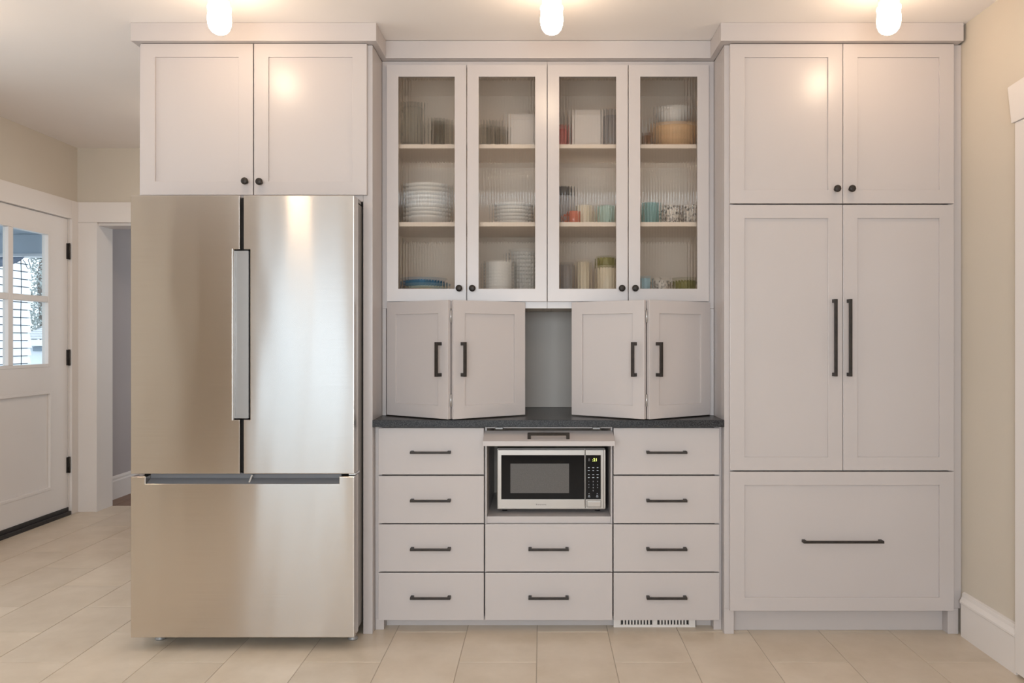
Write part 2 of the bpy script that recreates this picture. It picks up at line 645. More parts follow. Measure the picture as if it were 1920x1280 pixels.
# left wall with the outside door
DL0, DL1 = 1.10, 2.194          # outside door opening along y
wl = thing('wall_left', (WL - 0.08, 0, 0), 'beige wall on the left around the half glazed door', None, None, 'structure')
SW0, SW1, SWZ0, SWZ1 = -1.60, 0.40, 0.80, 2.12      # unseen side window, added for light
box('wall_plaster', WL - 0.15, WL, YR - 0.1, SW0, 0, CEIL + 0.09, M['wall'], wl, 0)
box('wall_plaster', WL - 0.15, WL, SW1, DL0 - 0.02, 0, CEIL + 0.09, M['wall'], wl, 0)
box('wall_plaster', WL - 0.15, WL, SW0, SW1, 0, SWZ0, M['wall'], wl, 0)
box('wall_plaster', WL - 0.15, WL, SW0, SW1, SWZ1, CEIL + 0.09, M['wall'], wl, 0)
box('wall_plaster', WL - 0.15, WL, DL1 + 0.015, YF + 0.02, 0, CEIL + 0.09, M['wall'], wl, 0)
box('wall_plaster', WL - 0.15, WL, DL0 - 0.02, DL1 + 0.015, 2.145, CEIL + 0.09, M['wall'], wl, 0)
# far wall with the cased opening into the hall
OX0, OX1, OZ = PX(184, YF), -2.15, 2.118
wf = thing('wall_far', (-2.5, YF + 0.08, 0), 'beige far wall above a cased opening to the hall', None, None, 'structure')
box('wall_plaster', WL - 0.15, OX0 - 0.02, YF, YF + 0.16, 0, CEIL + 0.09, M['wall'], wf, 0)
box('wall_plaster', OX1 + 0.02, WR + 0.15, YF, YF + 0.16, 0, CEIL + 0.09, M['wall'], wf, 0)
box('wall_plaster', OX0 - 0.02, OX1 + 0.02, YF, YF + 0.16, OZ + 0.02, CEIL + 0.09, M['wall'], wf, 0)

# hall beyond the opening
box('wall_hall_left', -3.50, -3.39, YF + 0.161, 5.6, 0, 2.75, M['wallhall'], None, 0, label='shaded mauve grey hall wall beyond the opening', kind='structure')
box('wall_hall_end', -3.5, -1.0, 5.6, 5.7, 0, 2.75, M['wallhall'], None, 0, label='end wall of the dim hall', kind='structure')
wh = thing('wall_hall_right', (-1.05, 3.9, 0), 'right wall of the hall with an added window', None, None, 'structure')
for (a, b_, c, d_) in [(YF + 0.161, 3.2, 0, 2.75), (4.6, 5.6, 0, 2.75), (3.2, 4.6, 0, 0.9), (3.2, 4.6, 2.1, 2.75)]:
    box('wall_plaster', -1.1, -1.0, a, b_, c, d_, M['wallhall'], wh, 0)
wv = thing('window_3', (-1.05, 3.9, 0.9), 'added hall window', None, None, 'structure')
wv['label'] = 'added two pane window of the hall out of view'
for (a, b_, c, d_) in [(3.2, 3.25, 0.9, 2.1), (4.55, 4.6, 0.9, 2.1), (3.88, 3.92, 0.95, 2.05), (3.25, 4.55, 0.9, 0.95), (3.25, 4.55, 2.05, 2.1)]:
    box('sash_rail', -1.07, -1.03, a, b_, c, d_, M['trim'], wv, 0.001)
for (a, b_) in [(3.251, 3.879), (3.921, 4.549)]:
    box('pane', -1.052, -1.048, a, b_, 0.951, 2.049, M['pane'], wv, 0)
box('ceiling_hall', -3.5, -1.0, YF + 0.161, 5.7, 2.70, 2.78, M['ceil'], None, 0, label='ceiling of the dim hall', kind='structure')
fh = thing('floor_hall', (-2.3, 4, -0.012), 'brown wooden hall floor beyond the opening', None, None, 'structure')
for i in range(16):
    xa = -3.39 + i * 0.14
    box('plank', xa + 0.0008, xa + 0.1392, 2.487, 5.6, -0.012, 0.0, M['wood'], fh, 0.001)
bb = MB().prism([(-3.3895, 0), (-3.374, 0), (-3.374, 0.140), (-3.378, 0.150), (-3.378, 0.165), (-3.384, 0.178), (-3.3895, 0.182)], YF + 0.185, 5.58, 0)
bb.build('baseboard_hall', M['trim'], None, label='white stepped baseboard of the hall wall', kind='structure')

# wall behind the camera: wide window added for light, and a glazed door the refrigerator mirrors
wb = thing('wall_rear', (0, YR - 0.07, 0), 'beige wall behind the viewer with glass door and added window', None, None, 'structure')
GX0, GX1, GZ1 = -2.86, -1.86, 2.10
BX0, BX1, BZ0, BZ1 = -1.65, 0.95, 0.85, 2.15
y0, y1 = YR - 0.14, YR
for a in [(WL - 0.15, GX0, 0, 2.7), (GX0, GX1, GZ1, 2.7), (GX1, BX0, 0, 2.7), (BX0, BX1, 0, BZ0), (BX0, BX1, BZ1, 2.7), (BX1, WR + 0.15, 0, 2.7)]:
    box('wall_plaster', a[0], a[1], y0, y1, a[2], a[3], M['wall'], wb, 0)


def back_window(name, x0, x1, z0, z1, cols, rows, label):
    t = thing(name, ((x0 + x1) / 2, y0 + 0.05, z0), label, None, None, 'structure')
    MB().ring(x0, x1, z0, z1, 0.05, 0.05, 0.05, 0.05, y0 + 0.03, y0 + 0.09).build('window_frame', M['trim'], t)
    MB().ring(x0 - 0.09, x1 + 0.09, max(z0 - 0.09, 0.0), z1 + 0.1, 0.095, 0.095, 0.105, 0.095 if z0 > 0.1 else 0.02, y1, y1 + 0.02).build('casing', M['trim'], t)
    w = (x1 - x0 - 0.1) / cols
    h = (z1 - z0 - 0.1) / rows
    for i in range(cols):
        for j in range(rows):
            a, b_ = x0 + 0.05 + i * w, z0 + 0.05 + j * h
            box('pane', a + 0.008, a + w - 0.008, y0 + 0.058, y0 + 0.062, b_ + 0.008, b_ + h - 0.008, M['pane'], t, 0)
    for i in range(1, cols):
        box('muntin', x0 + 0.05 + i * w - 0.012, x0 + 0.05 + i * w + 0.012, y0 + 0.045, y0 + 0.075, z0 + 0.05, z1 - 0.05, M['trim'], t, 0.001)
    for j in range(1, rows):
        box('muntin', x0 + 0.05, x1 - 0.05, y0 + 0.047, y0 + 0.073, z0 + 0.05 + j * h - 0.012, z0 + 0.05 + j * h + 0.012, M['trim'], t, 0.001)
    return t


back_window('window_1', BX0, BX1, BZ0, BZ1, 3, 1, 'added wide three pane window behind the viewer')
back_window('door_3', GX0, GX1, 0.0, GZ1, 2, 1, 'full height glass garden door behind the viewer')

sw = thing('window_2', (WL - 0.1, -0.6, SWZ0), 'added two pane side window in the left wall out of view', None, None, 'structure')
for (a, b_, c, d_) in [(SW0, SW0 + 0.05, SWZ0, SWZ1), (SW1 - 0.05, SW1, SWZ0, SWZ1), (-0.625, -0.575, SWZ0 + 0.05, SWZ1 - 0.05), (SW0 + 0.05, SW1 - 0.05, SWZ0, SWZ0 + 0.05), (SW0 + 0.05, SW1 - 0.05, SWZ1 - 0.05, SWZ1)]:
    box('sash_rail', WL - 0.12, WL - 0.07, a, b_, c, d_, M['trim'] if 'trim' in M else M['cab'], sw, 0.001)
for (a, b_) in [(SW0 + 0.05, -0.625), (-0.575, SW1 - 0.05)]:
    box('pane', WL - 0.097, WL - 0.093, a + 0.001, b_ - 0.001, SWZ0 + 0.051, SWZ1 - 0.051, M['pane'], sw, 0)
for (a, b_, c, d_) in [(SW0 - 0.1, SW0 + 0.005, SWZ0 - 0.02, SWZ1 + 0.1), (SW1 - 0.005, SW1 + 0.1, SWZ0 - 0.02, SWZ1 + 0.1), (SW0 + 0.006, SW1 - 0.006, SWZ1 - 0.005, SWZ1 + 0.1), (SW0 - 0.1, SW1 + 0.1, SWZ0 - 0.09, SWZ0 - 0.021)]:
    box('casing_board', WL, WL + 0.02, a, b_, c, d_, M['trim'], sw, 0.001)

# ---------------------------------------------------------------- trim, casings, doors
# cased opening in the far wall
ct = thing('trim_1', (OX0, YF, 0), 'white flat casing around the hall opening', None, None, 'structure')
yc0 = YF - 0.022
box('casing_board', WL + 0.003, OX0 - 0.008, yc0, YF, 0, OZ + 0.0, M['trim'], ct)
box('casing_bead', OX0 - 0.0085, OX0 + 0.004, yc0 - 0.003, YF, 0, OZ, M['trim'], ct)
box('header_board', WL + 0.003, OX1 + 0.14, yc0, YF, OZ + 0.001, PZ(380, YF), M['trim'], ct)
box('casing_board', OX1, OX1 + 0.14, yc0, YF, 0, OZ, M['trim'], ct)
box('jamb', OX0 - 0.0195, OX0 + 0.001, YF + 0.0005, YF + 0.185, 0, OZ, M['trim'], ct)
box('jamb', OX1 - 0.001, OX1 + 0.0195, YF + 0.0005, YF + 0.185, 0, OZ, M['trim'], ct)
box('jamb_head', OX0 + 0.0015, OX1 - 0.0015, YF + 0.0005, YF + 0.185, OZ - 0.019, OZ + 0.0, M['trim'], ct)

# casing of the outside door
cd = thing('trim_2', (WL, DL1, 0), 'white flat casing around the half glazed outside door', None, None, 'structure')
box('casing_board', WL, WL + 0.020, DL1 + 0.012, YF - 0.0225, 0, 2.267, M['trim'], cd)
box('casing_board', WL, WL + 0.020, DL0 - 0.14, DL0 - 0.012, 0, 2.267, M['trim'], cd)
box('header_board', WL, WL + 0.0195, DL0 - 0.0115, DL1 + 0.0115, 2.1335, 2.267, M['trim'], cd)

# the outside door itself: frame, lower panel, four panes
d1 = thing('door_1', (WL - 0.02, DL1, 0.0), 'white half glazed door with divided panes and dark hinges', None, None, 'structure')
DXF, DXB = WL - 0.004, WL - 0.046     # room face, outside face
GY0, GY1 = 1.310, 2.000               # glazing hole along y
GZ0, GZt = 1.072, 2.010
PZ0, PZ1, PY0, PY1 = 0.215, 0.905, 1.285, 2.018
st = MB()
for (a, b_, c, d_) in [(DL0 + 0.004, min(GY0, PY0), 0.03, 2.130), (PY1, DL1 - 0.004, 0.03, 2.130)]:
    st.box(DXB, DXF, a, b_, c, d_)
st.box(DXB, DXF, min(GY0, PY0), PY1, GZt, 2.130)
st.box(DXB, DXF, min(GY0, PY0), PY1, PZ1, GZ0)
st.box(DXB, DXF, min(GY0, PY0), PY1, 0.03, PZ0)
st.box(DXB, DXF, PY0, GY0, GZ0, GZt)
st.box(DXB, DXF, GY1, PY1, GZ0, GZt)
st.build('door_frame', M['trim'], d1)
box('door_panel', DXB + 0.006, DXF - 0.014, PY0, PY1, PZ0, PZ1, M['trim'], d1, 0.0)


def yz_ring(y0_, y1_, z0_, z1_, w, xa, xb):
    m_ = MB()
    m_.box(xa, xb, y0_, y0_ + w, z0_, z1_, 0.002)
    m_.box(xa, xb, y1_ - w, y1_, z0_, z1_, 0.002)
    m_.box(xa, xb, y0_ + w, y1_ - w, z0_, z0_ + w, 0.002)
    m_.box(xa, xb, y0_ + w, y1_ - w, z1_ - w, z1_, 0.002)
    return m_


yz_ring(PY0, PY1, PZ0, PZ1, 0.020, DXF - 0.014, DXF + 0.003).build('panel_molding', M['trim'], d1)
yz_ring(GY0, GY1, GZ0, GZt, 0.022, DXB, DXF + 0.003).build('glazing_bead', M['trim'], d1)
MY = 1.614                        # upright muntin centre
MZ = 1.540
box('muntin', DXB + 0.004, DXF + 0.001, MY - 0.022, MY + 0.022, GZ0 + 0.022, GZt - 0.022, M['trim'], d1, 0.004)
box('muntin', DXB + 0.006, DXF - 0.001, GY0 + 0.022, MY - 0.0225, MZ - 0.021, MZ + 0.021, M['trim'], d1, 0.004)
box('muntin', DXB + 0.006, DXF - 0.001, MY + 0.0225, GY1 - 0.022, MZ - 0.021, MZ + 0.021, M['trim'], d1, 0.004)
for (a, b_) in [(GY0 + 0.0225, MY - 0.0225), (MY + 0.0225, GY1 - 0.0225)]:
    for (c, d_) in [(GZ0 + 0.0225, MZ - 0.0215), (MZ + 0.0215, GZt - 0.0225)]:
        box('pane', DXB + 0.017, DXB + 0.021, a, b_, c, d_, M['pane'], d1, 0)
box('jamb', WL - 0.149, WL - 0.0005, DL1 + 0.0005, DL1 + 0.0145, 0, 2.144, M['trim'], d1, 0)
box('jamb', WL - 0.149, WL - 0.0005, DL0 - 0.0195, DL0 - 0.0005, 0, 2.144, M['trim'], d1, 0)
box('jamb_head', WL - 0.149, WL - 0.0005, DL0 - 0.0005, DL1 + 0.0005, 2.1325, 2.1445, M['trim'], d1, 0)
box('door_sill', WL - 0.14, WL + 0.022, DL0, DL1, 0.0, 0.028, M['rubber'], d1, 0.003)
box('door_sweep', WL - 0.003, WL + 0.006, DL0 + 0.005, DL1 - 0.005, 0.029, 0.055, M['rubber'], d1, 0.001)
for py in (471, 670, 871):
    z = PZ(py, DL1)
    h = MB()
    h.box(WL - 0.004, WL + 0.004, DL1 - 0.016, DL1 + 0.013, z - 0.056, z + 0.056, 0.001)
    h.tube([(WL + 0.007, DL1, z - 0.058), (WL + 0.007, DL1, z + 0.058)], 0.0075, 12)
    h.build('hinge', M['bronze'], d1)

# right doorway casing with flared head
cr = thing('trim_3', (WR, DR0, 0), 'white casing with flared header on the right wall', None, None, 'structure')
box('casing_board', WR - 0.020, WR, DR0 - 0.005, -0.396, 0.012, 2.078, M['trim'], cr, 0.002)
box('casing_board', WR - 0.020, WR, DR1 - 0.10, DR1 + 0.005, 0.012, 2.078, M['trim'], cr, 0.002)
MB().prism([(-0.383, 2.079), (-0.360, 2.222), (-0.96, 2.262), (DR1 - 0.14, 2.222), (DR1 - 0.117, 2.079)], WR - 0.026, WR, 0.002, axis='x').build('header_board', M['trim'], cr)
box('jamb', WR + 0.0005, WR + 0.139, DR0 - 0.0185, DR0 - 0.0005, 0, 2.079, M['trim'], cr)
box('jamb', WR + 0.0005, WR + 0.139, DR1 + 0.0005, DR1 + 0.0185, 0, 2.079, M['trim'], cr)
d2 = thing('door_2', (WR + 0.06, -0.96, 0.0), 'closed white door in the right doorway', None, None, 'structure')
box('door_slab', WR + 0.06, WR + 0.10, DR1 + 0.02, DR0 - 0.02, 0.012, 2.075, M['trim'], d2)
box('door_sill', WR + 0.0, WR + 0.14, DR1 + 0.02, DR0 - 0.02, 0.0, 0.011, M['rubber'], d2)

# right baseboard
MB().prism([(WR, 0), (WR - 0.016, 0), (WR - 0.016, 0.138), (WR - 0.021, 0.142), (WR - 0.021, 0.150), (WR - 0.012, 0.168), (WR - 0.010, 0.184), (WR, 0.188)], -0.395, -0.024, 0).build('baseboard_right', M['trim'], None, label='tall white molded baseboard on the right wall', kind='structure')

# crown boards at the ceiling
XP0, XP1 = PX(698.5, 0), PX(1358, 0)          # inner faces of the tall panels
YU = 0.190                                     # face frame of the upper glazed cabinets
CB = 2.5255
crown_l = thing('trim_4', (-1.25, 0, CB), 'greige crown board above the refrigerator cabinet', None, None, 'structure')
box('crown_front', PX(245, -0.045), XP0 + 0.0255, -0.045, -0.0005, CB, CEIL - 0.0006, M['cab'], crown_l)
box('crown_return', XP0 + 0.0005, XP0 + 0.0255, 0.0, YU - 0.041, CB, CEIL - 0.0006, M['cab'], crown_l, 0.0005)
box('crown_return', PX(245, -0.045), -1.7265, 0.0, YB + 0.1, CB, CEIL - 0.0006, M['cab'], crown_l, 0.0005)
crown_c = box('trim_5', XP0 + 0.001, XP1 - 0.001, YU - 0.040, YU - 0.0005, CB, CEIL - 0.0006, M['cab'], None, label='greige crown board above the four glass doors', kind='structure')
crown_r = thing('trim_6', (1.29, 0, CB), 'greige crown board above the tall pantry cabinet', None, None, 'structure')
box('crown_front', XP1 - 0.0255, PX(1807, -0.045), -0.045, -0.0005, CB, CEIL - 0.0006, M['cab'], crown_r)
box('crown_return', XP1 - 0.0255, XP1 - 0.0005, 0.0, YU - 0.041, CB, CEIL - 0.0006, M['cab'], crown_r, 0.0005)


# ---------------------------------------------------------------- cabinet parts
def knob(parent, x, z, yf):
    """round bronze knob on a stem; axis towards the viewer"""
    prof = [(0.0002, 0.0), (0.0085, 0.0), (0.0085, 0.0015), (0.0050, 0.004), (0.0045, 0.011), (0.0075, 0.0135), (0.0125, 0.016), (0.0150, 0.020), (0.0148, 0.024), (0.0110, 0.0275), (0.0060, 0.0290), (0.0002, 0.0294)]
    n = 24
    vs, fs = [], []
    for r, t in prof:
        for k in range(n):
            a = 2 * math.pi * k / n
            vs.append((x + r * math.cos(a), yf - t, z + r * math.sin(a)))
    for i in range(len(prof) - 1):
        for k in range(n):
            j = (k + 1) % n
            fs.append((i * n + k, i * n + j, (i + 1) * n + j, (i + 1) * n + k))
    return MB().add(vs, fs, True).build('knob', M['bronze'], parent)


def pull_h(parent, xc, zc, yf, length, name='handle', bar=0.0095, out=0.030):
    h = MB()
    h.box(xc - length / 2, xc + length / 2, yf - out, yf - out + bar, zc - bar / 2, zc + bar / 2, 0.001)
    for s_ in (-1, 1):
        xe = xc + s_ * (length / 2 - 0.007)
        h.box(xe - 0.0068, xe + 0.0068, yf - out + bar * 0.5, yf, zc - 0.0055, zc + 0.0055, 0.001)
    return h.build(name, M['bronze'], parent)


def pull_v(parent, xc, zc, yf, length, local=False, bar=0.0125, out=0.032, name='handle'):
    h = MB()
    h.box(xc - bar / 2, xc + bar / 2, yf - out, yf - out + 0.010, zc - length / 2, zc + length / 2, 0.001)
    for s_ in (-1, 1):
        ze = zc + s_ * (length / 2 - 0.0075)
        h.box(xc - bar / 2, xc + bar / 2, yf - out + 0.005, yf, ze - 0.0072, ze + 0.0072, 0.001)
    return h.build(name, M['bronze'], parent, local)


def shaker(parent, x0, x1, z0, z1, yf, sw=0.0615, rt=0.057, rb=0.057, th=0.0195, name='door', local=False):
    d_ = MB().ring(x0, x1, z0, z1, sw, sw, rt, rb, yf, yf + th).build(name, M['cab'], parent, local)
    if local:
        # panel given in the grandparent's frame
        p = MB().box(x0 + sw - 0.006, x1 - sw + 0.006, yf + 0.0075, yf + th - 0.004, z0 + rb - 0.006, z1 - rt + 0.006, 0)
        o = p.build('panel', M['cab'], d_, True)
        o.location = o.location - d_.location
    else:
        box('panel', x0 + sw - 0.006, x1 - sw + 0.006, yf + 0.0075, yf + th - 0.004, z0 + rb - 0.006, z1 - rt + 0.006, M['cab'], d_, 0)
    return d_


YD = -0.020      # face of doors on the tall cabinets

# --- cabinet over the refrigerator with its tall side panels
fc = thing('refrigerator_cabinet', (-1.24, 0.30, 0.0), 'greige two door cabinet bridging over the stainless refrigerator', 'cabinet')
XL0 = PX(262, 0)
XPL = PX(681, 0)                               # left face of the panel between fridge and drawers
zb_ = PZ(378, 0.0)
box('carcass', XL0, XPL - 0.0005, 0.05, YB - 0.002, zb_, CB - 0.0006, M['cab'], fc)
MB().ring(XL0, XPL - 0.0005, zb_, CB - 0.0006, 0.018, 0.002, 0.012, 0.030, 0.0, 0.0495, 0.0008).build('face_frame', M['cab'], fc)
box('side_panel', XPL, XP0, 0.0, YB - 0.002, 0.0, CB - 0.0006, M['cab'], fc)
box('side_panel', XL0, XL0 + 0.019, 0.0, YB - 0.002, 0.0, zb_ - 0.0005, M['cab'], fc)
za, zt_ = PZ(365, YD), CB - 0.002
dA = shaker(fc, PX(263.5, YD), PX(474.2, YD), za, zt_, YD)
dB = shaker(fc, PX(476.2, YD), PX(687.5, YD), za, zt_, YD)
knob(dA, PX(462, YD), PZ(341, YD), YD)
knob(dB, PX(489, YD), PZ(342, YD), YD)

# --- pantry
pt = thing('pantry_cabinet', (1.29, 0.30, 0.0), 'tall greige pantry cabinet with four doors and a deep drawer', 'cabinet')
XR1 = WR - 0.001
zk = PZ(1145, YD) + 0.004
box('carcass', XP1, XR1, 0.05, YB - 0.002, zk, CB - 0.0006, M['cab'], pt)
MB().ring(XP1, XR1, zk, CB - 0.0006, 0.036, 0.055, 0.012, 0.016, 0.0, 0.0495, 0.0008).build('face_frame', M['cab'], pt)
box('side_foot', XP1, PX(1376, 0), 0.0, YB - 0.002, 0.0, zk - 0.0005, M['cab'], pt)
box('side_foot', PX(1777, 0), XR1 - 0.012, 0.0, YB - 0.002, 0.0, zk - 0.0005, M['cab'], pt)
box('toe_kick', PX(1376, 0) + 0.0005, PX(1777, 0) - 0.0005, 0.042, 0.058, 0.0, zk - 0.0005, M['cab'], pt)
gx = PX(1580.3, YD)
g2 = 0.0013
x0_, x1_ = PX(1369, YD), PX(1788.7, YD)
zu0, zl1 = PZ(381.3, YD), PZ(383.8, YD)
zl0, zd1 = PZ(881.6, YD), PZ(884.2, YD)
pA = shaker(pt, x0_, gx - g2, zu0, CB - 0.003, YD, name='door')
pB = shaker(pt, gx + g2, x1_, zu0, CB - 0.003, YD, name='door')
knob(pA, PX(1567, YD), PZ(355, YD), YD)
knob(pB, PX(1594.5, YD), PZ(355, YD), YD)
pC = shaker(pt, x0_, gx - g2, zl0, zl1, YD, name='door')
pD = shaker(pt, gx + g2, x1_, zl0, zl1, YD, name='door')
pull_v(pC, PX(1567.8, YD - 0.03), PZ(633, YD), YD, 0.327)
pull_v(pD, PX(1595.5, YD - 0.03), PZ(633, YD), YD, 0.327)
pE = shaker(pt, x0_, x1_, PZ(1145, YD), zd1, YD, name='drawer_front')
pull_h(pE, PX(1583, YD - 0.03), PZ(1015.5, YD - 0.02), YD, 0.340)

# --- upper cabinets with reeded glass doors
YG = 0.170
SH1, SH2 = 1.800, 2.153
UB, UT = 1.475, 2.500
XM = PX(1026, YG)


def reed_pane(parent, x0, x1, z0, z1, y):
    """slab of fluted glass: flat back, vertical half-round reeds on the room side"""
    pitch = 0.0125
    nr = max(1, round((x1 - x0) / pitch))
    per = 8
    front, xs = [], []
    for i in range(nr * per + 1):
        u = i / per
        ph = u - math.floor(u)
        xs.append(x0 + (x1 - x0) * i / (nr * per))
        front.append(y - 0.0042 * math.sin(math.pi * ph) ** 0.85 if 0 < ph < 1 else y)
    N = len(xs)
    vs = [(xs[i], front[i], z0) for i in range(N)] + [(xs[i], front[i], z1) for i in range(N)]
    vs += [(x0, y + 0.003, z0), (x1, y + 0.003, z0), (x0, y + 0.003, z1), (x1, y + 0.003, z1)]
    fs = [(i, i + 1, N + i + 1, N + i) for i in range(N - 1)]
    a, b_, c, d_ = 2 * N, 2 * N + 1, 2 * N + 2, 2 * N + 3
    fs.append((b_, a, c, d_))
    fs.append((a, 0, N, c))
    fs.append((N - 1, b_, d_, 2 * N - 1))
    fs.append(tuple([a] + [b_] + list(range(N - 1, -1, -1))))
    fs.append(tuple(list(range(N, 2 * N)) + [d_, c]))
    o = MB().add(vs, fs).build('reeded_pane', M['reed'], parent, recalc=False)
    o.data.materials.append(M['reedback'])
    o.data.polygons[N - 1].material_index = 1
    for q in range(N - 1):
        o.data.polygons[q].use_smooth = True
    return o


def upper_cabinet(x0, x1, doors, label, knob_px):
    t = thing('glass_cabinet', ((x0 + x1) / 2, 0.4, PZ(578, YU)), label, 'cabinet', 'reeded glass wall cabinets')
    yb = YB - 0.012
    zb = PZ(578, YU)
    box('side_panel', x0, x0 + 0.018, YU + 0.0195, yb, zb, CB - 0.0006, M['cabin'], t, 0.0005)
    box('side_panel', x1 - 0.018, x1, YU + 0.0195, yb, zb, CB - 0.0006, M['cabin'], t, 0.0005)
    box('cabinet_top', x0 + 0.0185, x1 - 0.0185, YU + 0.0195, yb - 0.0105, UT, CB - 0.0006, M['cabin'], t, 0.0005)
    box('cabinet_bottom', x0 + 0.0185, x1 - 0.0185, YU + 0.0195, yb - 0.0105, zb, UB, M['cabin'], t, 0.0005)
    box('back_panel', x0 + 0.0185, x1 - 0.0185, yb - 0.010, yb, zb, CB - 0.0006, M['cabin'], t, 0)
    box('shelf', x0 + 0.019, x1 - 0.019, 0.214, yb - 0.0105, SH1 - 0.0195, SH1, M['cabin'], t, 0.001)
    box('shelf', x0 + 0.019, x1 - 0.019, 0.214, yb - 0.0105, SH2 - 0.0185, SH2, M['cabin'], t, 0.001)
    MB().ring(x0, x1, zb, CB - 0.0006, 0.034 if x0 < -0.5 else 0.02, 0.034 if x1 > 0.5 else 0.02, 0.030, UB - zb + 0.004, YU, YU + 0.019, 0.0008).build('face_frame', M['cab'], t)
    zd0, zdt = PZ(565, YG), PZ(121, YG)
    for (p0, p1, kx) in doors:
        a, b_ = PX(p0, YG), PX(p1, YG)
        sw = 0.0525
        rt, rb = zdt - PZ(143.5, YG), PZ(541, YG) - zd0
        d_ = MB().ring(a, b_, zd0, zdt, sw, sw, rt, rb, YG, YG + 0.0195).build('door', M['cab'], t)
        reed_pane(d_, a + sw - 0.005, b_ - sw + 0.005, zd0 + rb - 0.005, zdt - rt + 0.005, YG + 0.010)
        knob(d_, PX(kx, YG - 0.02), PZ(540, YG - 0.02), YG)
    return t


upper_cabinet(XP0 + 0.001, XM - 0.0005, [(725, 874.2, 860.5), (875.8, 1025.2, 885.3)], 'pair of reeded glass doors nearer the refrigerator holding white dish stacks', None)
upper_cabinet(XM + 0.0005, XP1 - 0.001, [(1026.8, 1177.2, 1166.5), (1178.8, 1329.4, 1191.5)], 'pair of reeded glass doors nearer the pantry holding coloured mugs', None)

# --- countertop
ZC = PZ(787, 0.0)
MB().box(XP0 + 0.0005, XP1 - 0.0005, -0.006, YB - 0.001, ZC - 0.0295, ZC, 0.002).build('countertop', M['counter'], None, label='speckled black stone countertop under the bifold doors', cat='countertop')

# --- appliance garage with two folding door pairs
ag = thing('appliance_garage', ((XP0 + XP1) / 2, 0.4, ZC), 'greige appliance garage with bifold doors standing half open on the counter', 'cabinet')
zg = PZ(578, YU) - 0.0008
box('side_stile', XP0 + 0.001, PX(724, YU), YU, YU + 0.019, ZC + 0.0005, zg, M['cab'], ag)
box('side_stile', PX(1331, YU), XP1 - 0.001, YU, YU + 0.019, ZC + 0.0005, zg, M['cab'], ag)
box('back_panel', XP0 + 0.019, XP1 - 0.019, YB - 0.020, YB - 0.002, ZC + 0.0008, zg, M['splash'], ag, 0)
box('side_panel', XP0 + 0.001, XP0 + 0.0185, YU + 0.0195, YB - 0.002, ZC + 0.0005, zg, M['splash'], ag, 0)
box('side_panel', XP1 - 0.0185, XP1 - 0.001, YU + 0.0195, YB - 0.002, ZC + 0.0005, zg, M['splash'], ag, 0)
LW, LZ0, LZ1 = 0.360, ZC + 0.0055, PZ(566.5, YG)


def leaf(hx, hy, ang, handle_at, rails):
    t = thing('bifold_door', (hx, hy, LZ0), parent=ag, rotz=ang)
    H = LZ1 - LZ0
    f = MB().ring(0, LW, 0, H, 0.0555, 0.0555, 0.056, 0.056, 0.0, 0.0195).build('door_frame', M['cab'], t, True)
    MB().box(0.05, LW - 0.05, 0.0075, 0.0155, 0.05, H - 0.05, 0).build('panel', M['cab'], t, True)
    pull_v(t, handle_at, PZ(673.5, -0.02) - LZ0, 0.0, 0.148, True, bar=0.0125, out=0.034)
    return t


AN = math.radians(33.2)
HXL = PX(725, YG)
apx = HXL + LW * math.cos(AN)
apy = YG - LW * math.sin(AN)
leaf(HXL, YG, -AN, LW - 0.040, 0)
leaf(apx + 0.0235, apy, AN, 0.040, 0)
HXR = PX(1331.5, YG)
apr = HXR - LW * math.cos(AN)
leaf(apr, apy, AN, 0.040, 0)
leaf(apr - 0.0235 - LW * math.cos(AN), YG, -AN, LW - 0.040, 0)
for cx in (apx + 0.01175, apr - 0.01175):
    for pz in (593, 751):
        z = PZ(pz, apy)
        h = MB()
        h.tube([(cx, apy + 0.0105, z - 0.026), (cx, apy + 0.0105, z + 0.026)], 0.0036, 10)
        h.box(cx - 0.0030, cx + 0.0030, apy + 0.0105, apy + 0.0150, z - 0.024, z + 0.024, 0.0004)
        h.build('door_hinge', M['silver'], ag)

# --- base cabinets
YBF = 0.047                    # face frame
YDF = 0.027                    # drawer faces
ZCB = ZC - 0.030
rows = [(802.3, 889.3), (892.0, 980.3), (983.0, 1071.3), (1074.0, 1162.5)]


def drawer(parent, p0, p1, row, hx):
    a, b_ = PX(p0, YDF), PX(p1, YDF)
    d_ = box('drawer', a, b_, YDF, YDF + 0.0195, PZ(row[1], YDF), PZ(row[0], YDF), M['cab'], parent, 0.0015)
    pull_h(d_, PX(hx, YDF - 0.028), PZ((row[0] + row[1]) / 2 + 2.0, YDF - 0.015), YDF, 0.1735)
    return d_


ZT = PZ(1162.5, YDF)
bl = thing('base_cabinet', (-0.48, 0.3, 0.0), 'bank of four flat drawers between the refrigerator panel and microwave', 'cabinet', 'drawer base cabinets')
XA, XB_ = PX(908.3, YDF), PX(1149.4, YDF)
box('carcass', XP0 + 0.001, XA - 0.0005, YBF + 0.05, YB - 0.003, ZT, ZCB, M['cab'], bl)
MB().ring(XP0 + 0.001, XA - 0.0005, ZT, ZCB, 0.030, 0.0, 0.006, 0.012, YBF, YBF + 0.0495, 0.0).build('face_frame', M['cab'], bl)
box('side_foot', XP0 + 0.001, PX(720, YBF), YBF, 0.2, 0.0, ZT - 0.0005, M['cab'], bl)
for r_ in rows:
    drawer(bl, 709.3, 907.2, r_, 806.3)
br = thing('base_cabinet', (0.54, 0.3, 0.0), 'bank of four flat drawers above the floor register beside the pantry', 'cabinet', 'drawer base cabinets')
box('carcass', XB_ + 0.0005, XP1 - 0.001, YBF + 0.05, YB - 0.003, ZT, ZCB, M['cab'], br)
